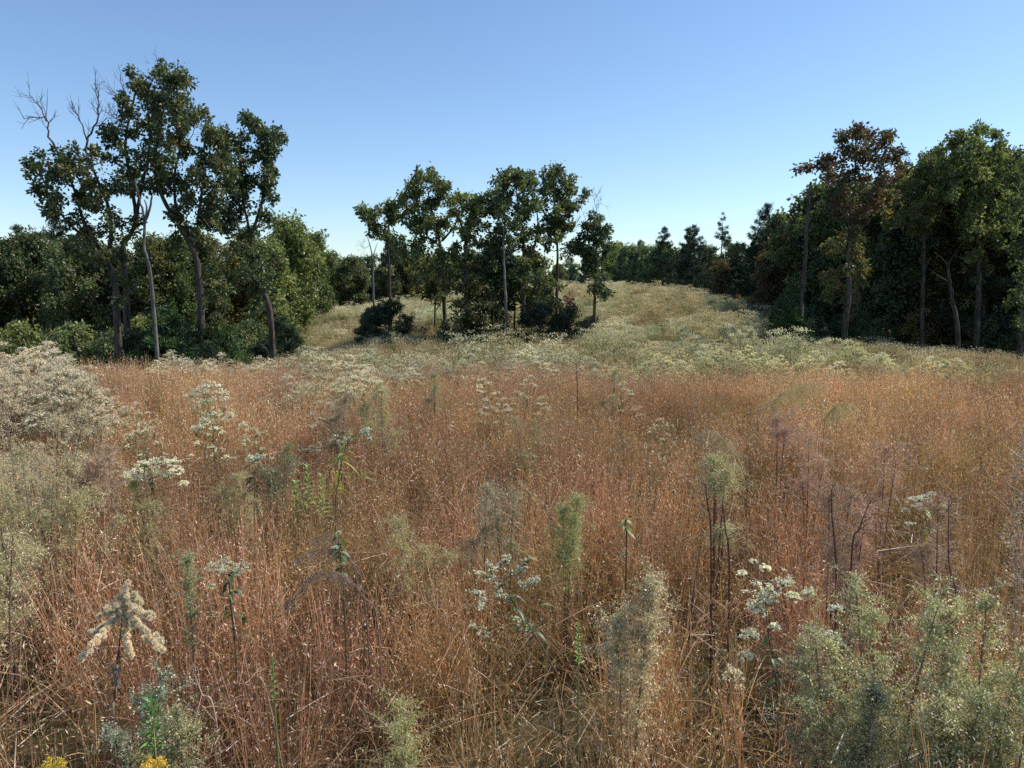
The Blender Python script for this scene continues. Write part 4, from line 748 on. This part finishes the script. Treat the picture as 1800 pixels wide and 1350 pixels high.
flower_plant('dark leaved weed with one cream tuft left of the green plant', 4.9, (448, 960), [(448, 920), (448, 870), (447, 830)], [(440, 803, 9), (455, 800, 10), (448, 806, 9)], [(440, 820), (455, 825), (445, 840), (452, 850), (436, 835), (460, 838)], (.74, .72, .6), lcol=(.05, .075, .03), fs=.005, ll=.1)
flower_plant('yellow-leaved weed with white drooping tufts just left of middle', 4.7, (590, 960), [(590, 900), (596, 840), (606, 790), (620, 765)], [(598, 775, 7), (612, 768, 8), (640, 757, 9), (648, 752, 6), (650, 770, 5), (590, 765, 4)], [(605, 795), (615, 790), (600, 810), (625, 800), (595, 830), (650, 830), (655, 845), (610, 830), (600, 850)], (.74, .76, .66), lcol=(.36, .40, .08), fs=.004, ll=.14, lw=.02)
flower_plant('small leafy stalk with pale drooping leaves in the right of centre grass', 3.6, (1102, 1010), [(1101, 970), (1100, 930), (1099, 915)], [(1097, 915, 4)], [(1099, 918), (1100, 920), (1098, 925), (1101, 922), (1100, 930)], (.6, .5, .4), lcol=(.34, .38, .14), ll=.06, lw=.016)
flower_plant('dark leaf cluster sprig atop the purple plumes', 3.1, (610, 1150), [(605, 1060), (600, 1000), (595, 945)], [(596, 935, 5), (590, 960, 7), (603, 990, 5)], [(594, 940), (598, 950), (592, 958), (600, 965), (602, 975), (606, 985), (596, 970)], (.6, .62, .5), lcol=(.12, .19, .06), ll=.05, lw=.022)

# fluffy goldenrod seed head
def fluffy():
    Y = 2.62; b = at(200, 1345, Y); base = np.array([b[0], Y, gz(b[0], Y)]); W = lambda x, y, d=0.: at(x, y, Y + d) - base
    t = thing('goldenrod_seed_head', base, 'fluffy cream-tan seed head shaped like a drooping pyramid on a dark stalk, lower left', 'wildflower')
    sb = MB(); P = smooth_path([(0, 0, -.05), W(201, 1290), W(203, 1200), W(210, 1130), W(222, 1030)], 6); sb.tube(P, np.linspace(.005, .0015, len(P)), (.1, .06, .045), 6)
    for k in range(26): i = R.integers(4, 18); d = rdir(1)[0]; lance(sb, P[i], d * [1, 1, .3], .05, .008, vary((.22, .16, .1), 1, .3)[0], 1.2)
    sb.build('stem', M_STEM, t)
    for pts in [[(222, 1025), (222, 1060), (223, 1090)], [(222, 1045), (205, 1060), (192, 1068)], [(224, 1045), (240, 1050), (246, 1064)], [(222, 1060), (200, 1075), (172, 1082)], [(226, 1062), (248, 1075), (268, 1082)], [(218, 1080), (195, 1090), (175, 1110), (160, 1112)],
                [(226, 1080), (240, 1098), (255, 1108), (286, 1120)], [(222, 1090), (221, 1110), (222, 1130)], [(222, 1120), (227, 1140), (232, 1153)], [(195, 1095), (180, 1115), (160, 1138)], [(255, 1115), (268, 1125), (283, 1144)], [(240, 1095), (232, 1082), (238, 1074)], [(208, 1052), (215, 1048), (220, 1040)], [(150, 1150), (146, 1152), (142, 1156)], [(262, 1122), (275, 1122), (284, 1132)]]:
        D = R.normal() * .05; Q = smooth_path([W(*p, D * i / 2) for i, p in enumerate(pts)], 5); pb = MB(); pb.tube(Q, .0012, (.3, .22, .13), 4)
        L = np.linalg.norm(np.diff(Q, axis=0), axis=1).sum(); n = max(5, int(L / .0085)); c = Q[R.integers(0, len(Q), n)] + R.normal(size=(n, 3)) * .0045; m = 420
        cc = np.repeat(c, m, 0); d = rdir(n * m); rr = R.uniform(.006, .015, (n * m, 1)); B = cc + d * .002; T = np.stack([B, cc + d * rr], 1)
        pb.ribbons(T, np.tile([.0006, .0004], (n * m, 1)), vary((.97, .80, .58), n * m, .12, .04)); pb.build('seed_plume', M_FLUF, t)
fluffy()

# bright green young plant + yellow goldenrod
def leafy_young(px, py, h, label, H_, n, ll, lw, lcol, name='leafy_plant', z0=.0):
    p = at_h(px, py, h); t = thing(name, (p[0], p[1], gz(p[0], p[1])), label, 'plant'); sb = MB(); lb = MB(); sb.tube([(0, 0, -.03), (.005, 0, h * .5), (0, 0, h)], [.005, .004, .002], (.2, .26, .09), 6)
    for k in range(n):
        f = k / n; z = h - H_ * (1 - f); a = k * 2.4; el = .25 + .9 * f; lance(lb, np.array([0, 0, z]), (math.cos(a), math.sin(a), el), ll * (1 - .45 * f), lw, vary(lcol, 1, .15)[0], .35)
    sb.build('stem', M_STEM, t); lb.build('foliage', M_WEED, t)
leafy_young(266, 1236, .9, 'bright green young plant with upright lance leaves, lower left', .34, 54, .10, .013, (.20, .36, .07))
leafy_young(1250/3+600, 1108, 1.0, 'thin bright green leafy spike in the centre foreground', .16, 60, .025, .004, (.3, .5, .1), 'leafy_spike')
leafy_young(479, 1165, .98, 'thin bright green sprig right of the fluffy seed head', .16, 30, .03, .004, (.3, .48, .1), 'leafy_spike')
leafy_young(540, 820, 1.0, 'light green leafy plant left of the yellow-leaved weed', .3, 44, .10, .016, (.26, .34, .09))
leafy_young(565, 835, .98, 'light green leafy plant beside its look-alike, nearer the middle', .3, 44, .10, .016, (.28, .36, .1))
leafy_young(520, 845, .95, 'shorter light green leafy plant, left of the pair', .28, 40, .09, .016, (.24, .32, .09))
for px, py, lb_ in [(90, 1343, 'yellow goldenrod flowers cut by the bottom edge, left one'), (268, 1343, 'yellow goldenrod flowers cut by the bottom edge below the green plant')]:
    p = at_h(px, py, .88); t = thing('goldenrod_plant', (p[0], p[1], gz(p[0], p[1])), lb_, 'wildflower'); sb = MB(); fb = MB(); sb.tube([(0, 0, -.03), (0, 0, .45), (0, 0, .86)], [.004, .003, .002], (.2, .22, .08), 5)
    for k in range(9):
        a = k * 2.4; e = np.array([math.cos(a) * .035, math.sin(a) * .035, .86 - .004 * k]); Q = smooth_path([(0, 0, .8 - .01 * k), e * [.5, .5, 1] + [0, 0, .01], e], 4); sb.tube(Q, .001, (.25, .25, .08), 3)
        c = np.repeat(Q, 16, 0); fb.flakes(c + R.normal(size=c.shape) * .005, .0032, vary((.8, .56, .10), len(c), .2))
    sb.build('stem', M_STEM, t); fb.build('flower_cluster', M_FLOW, t)

# bare stalks, dark and pale
def stalk(pts, Y, label, col, r=.004, tw=10, name='dry_stalk', fl=None):
    b = at(*pts[0], Y); base = np.array([b[0], Y, gz(b[0], Y)]); sb = MB(); P = smooth_path([np.array([0, 0, -.03])] + [at(x, y, Y) - base for x, y in pts[1:]], 6); sb.tube(P, np.linspace(r, r * .3, len(P)), col, 5)
    for k in range(tw):
        i = R.integers(len(P) // 3, len(P)); d = norm(rdir(1)[0] * .8 + [0, 0, .6]); L = R.uniform(.04, .14); sb.tube([P[i], P[i] + d * L * .6, P[i] + d * L + [0, 0, -.1 * L]], [r * .3, r * .22, .0006], col, 3)
    t = thing(name, base, label, 'dry stalk'); sb.build('stem', M_STEM, t)
    if fl:
        fb = MB(); n = 220; i = R.integers(len(P) // 5, len(P), n); fb.leaves(P[i] + R.normal(size=(n, 3)) * .016, rdir(n) + [0, 0, .4], .018, .003, vary(fl, n, .15)); fb.build('seed_plume', M_FLUF, t)
dk = (.10, .05, .05)
for pts, Y, lb, col, r in [([(1256, 1080), (1250, 960), (1243, 880), (1240, 850)], 3.6, 'dark maroon stalk under the tan-green plume, left of two', dk, .006), ([(1285, 1100), (1282, 1000), (1275, 930), (1270, 880)], 3.5, 'dark maroon stalk under the tan-green plume, right of two', dk, .006),
        ([(1475, 1120), (1470, 1020), (1462, 900), (1462, 860)], 3.5, 'thick dark stalk in the right grass, left of two', dk, .007), ([(1500, 1110), (1497, 980), (1510, 930), (1530, 880)], 3.5, 'thick dark stalk in the right grass bending right', dk, .006),
        ([(1688, 1150), (1682, 1070), (1668, 990), (1668, 880)], 3.4, 'long maroon stalk near the right edge', (.14, .05, .07), .006), ([(1211, 1190), (1212, 1120), (1222, 1020), (1232, 960)], 3.2, 'thin dark leaning stalk left of the maroon stalks', dk, .004),
        ([(1400, 1330), (1398, 1200), (1396, 1150)], 2.8, 'dark stalk behind the bright white flowering weed', dk, .005), ([(1440, 1345), (1432, 1260), (1410, 1180), (1400, 1140)], 2.7, 'dark leaning stalk at the bottom right of centre', dk, .005), ([(1016, 720), (1015, 700), (1014, 660), (1013, 635)], 9, 'thin dark stick standing up in the grass below the narrow tree', dk, .008),
        ([(12, 1060), (14, 1000), (5, 960), (2, 930)], 3.6, 'dark stalk at the left edge', dk, .008), ([(395, 1330), (380, 1270), (355, 1220), (340, 1180)], 2.4, 'pale tan stalk leaning left at the bottom', (.5, .34, .24), .004), ([(520, 1250), (470, 1220), (440, 1205), (410, 1200)], 2.6, 'thin brown bent twig with drooping leaves at the bottom left', (.36, .26, .16), .003),
        ([(820, 1160), (790, 1110), (760, 1070), (735, 1045)], 2.9, 'pale dry stem bending left in the centre foreground', (.6, .42, .3), .002), ([(1590, 1090), (1640, 1060), (1700, 1040), (1765, 1030)], 3.5, 'grey broken twig lying over the grass at right', (.4, .34, .28), .005)]:
    stalk(pts, Y, lb, col, r)
for pts, lb in [([(1770, 1160), (1786, 1080), (1784, 990), (1772, 930)], 'pale arching seed strand low at the right edge'), ([(1800, 1120), (1794, 1000), (1782, 880), (1799, 770)], 'tallest pale seed strand bending along the right edge'), ([(1806, 1080), (1788, 960), (1802, 840), (1790, 745)], 'thin pale seed strand crossing the tallest one at the right edge')]:
    stalk(pts, 3.2, lb, (.5, .4, .28), .003, 14, 'seed_strand', (.72, .60, .46))

# fallen branches at the wood edge
for px, py, Y, L, lb in [(1590, 590, 40, 4., 'long grey fallen branch at the foot of the right wood'), (1640, 596, 40.5, 3., 'shorter fallen branch beside the long one'), (1370, 532, 60, 3., 'fallen pale branch left of the lit evergreen')]:
    p = at(px, py, Y); mb = MB(); P = np.array([[-L / 2, 0, .1], [-L / 4, .1, .35], [0, 0, .4], [L / 4, -.1, .3], [L / 2, 0, .15]]); mb.tube(smooth_path(P, 3), np.linspace(.07, .02, 13), (.2, .2, .2), 6)
    for k in range(6): a = smooth_path(P, 3)[3 + k]; e = a + rdir(1)[0] * [.5, .5, .2] + [0, 0, .5]; mb.tube([a, (a + e) / 2, e], [.02, .014, .006], (.2, .2, .2), 4)
    o = mb.build('fallen_branch', M_GREY, None, (p[0], Y, gz(p[0], Y))); tag(o, lb, 'branch')

# ================================================================ LIGHT, SKY, CAMERA
EL = math.radians(47); AZ = math.radians(74)      # azimuth clockwise from the view direction (+Y)
sd = Vector((math.sin(AZ) * math.cos(EL), math.cos(AZ) * math.cos(EL), math.sin(EL)))
sl = bpy.data.lights.new('sun', 'SUN'); sl.energy = 5.0; sl.angle = math.radians(.53); sl.color = (1, .95, .87)
so = bpy.data.objects.new('sun', sl); C.objects.link(so); so.rotation_euler = sd.to_track_quat('Z', 'Y').to_euler()
w = bpy.data.worlds.new('World'); bpy.context.scene.world = w; w.use_nodes = True; nt = w.node_tree; nt.nodes.clear()
sky = nt.nodes.new('ShaderNodeTexSky'); sky.sky_type = 'NISHITA'; sky.sun_disc = False; sky.sun_elevation = EL; sky.sun_rotation = AZ; sky.altitude = 100; sky.air_density = 1.; sky.dust_density = .25; sky.ozone_density = 2.
bg = nt.nodes.new('ShaderNodeBackground'); bg.inputs[1].default_value = .15; wo = nt.nodes.new('ShaderNodeOutputWorld')
tn = nt.nodes.new('ShaderNodeMix'); tn.data_type = 'RGBA'; tn.blend_type = 'MULTIPLY'; tn.inputs[0].default_value = 1; tn.inputs[7].default_value = (.94, 1.03, 1.13, 1)
nt.links.new(sky.outputs[0], tn.inputs[6]); nt.links.new(tn.outputs[2], bg.inputs[0]); nt.links.new(bg.outputs[0], wo.inputs[0])
cd = bpy.data.cameras.new('camera'); cd.sensor_width = 36; cd.lens = 36 * F / 1800; cd.clip_start = .05; cd.clip_end = 6000
co = bpy.data.objects.new('camera', cd); C.objects.link(co); co.location = (0, 0, HC); co.rotation_euler = (math.pi / 2 - PITCH, 0, 0)
sc = bpy.context.scene; sc.camera = co
sc.view_settings.view_transform = 'Standard'; sc.view_settings.look = 'None'; sc.view_settings.exposure = 0
sc.cycles.max_bounces = 4; sc.cycles.diffuse_bounces = 2; sc.cycles.transmission_bounces = 3; sc.cycles.glossy_bounces = 2; sc.cycles.transparent_max_bounces = 4
sc.cycles.use_denoising = False; sc.cycles.sample_clamp_indirect = 4
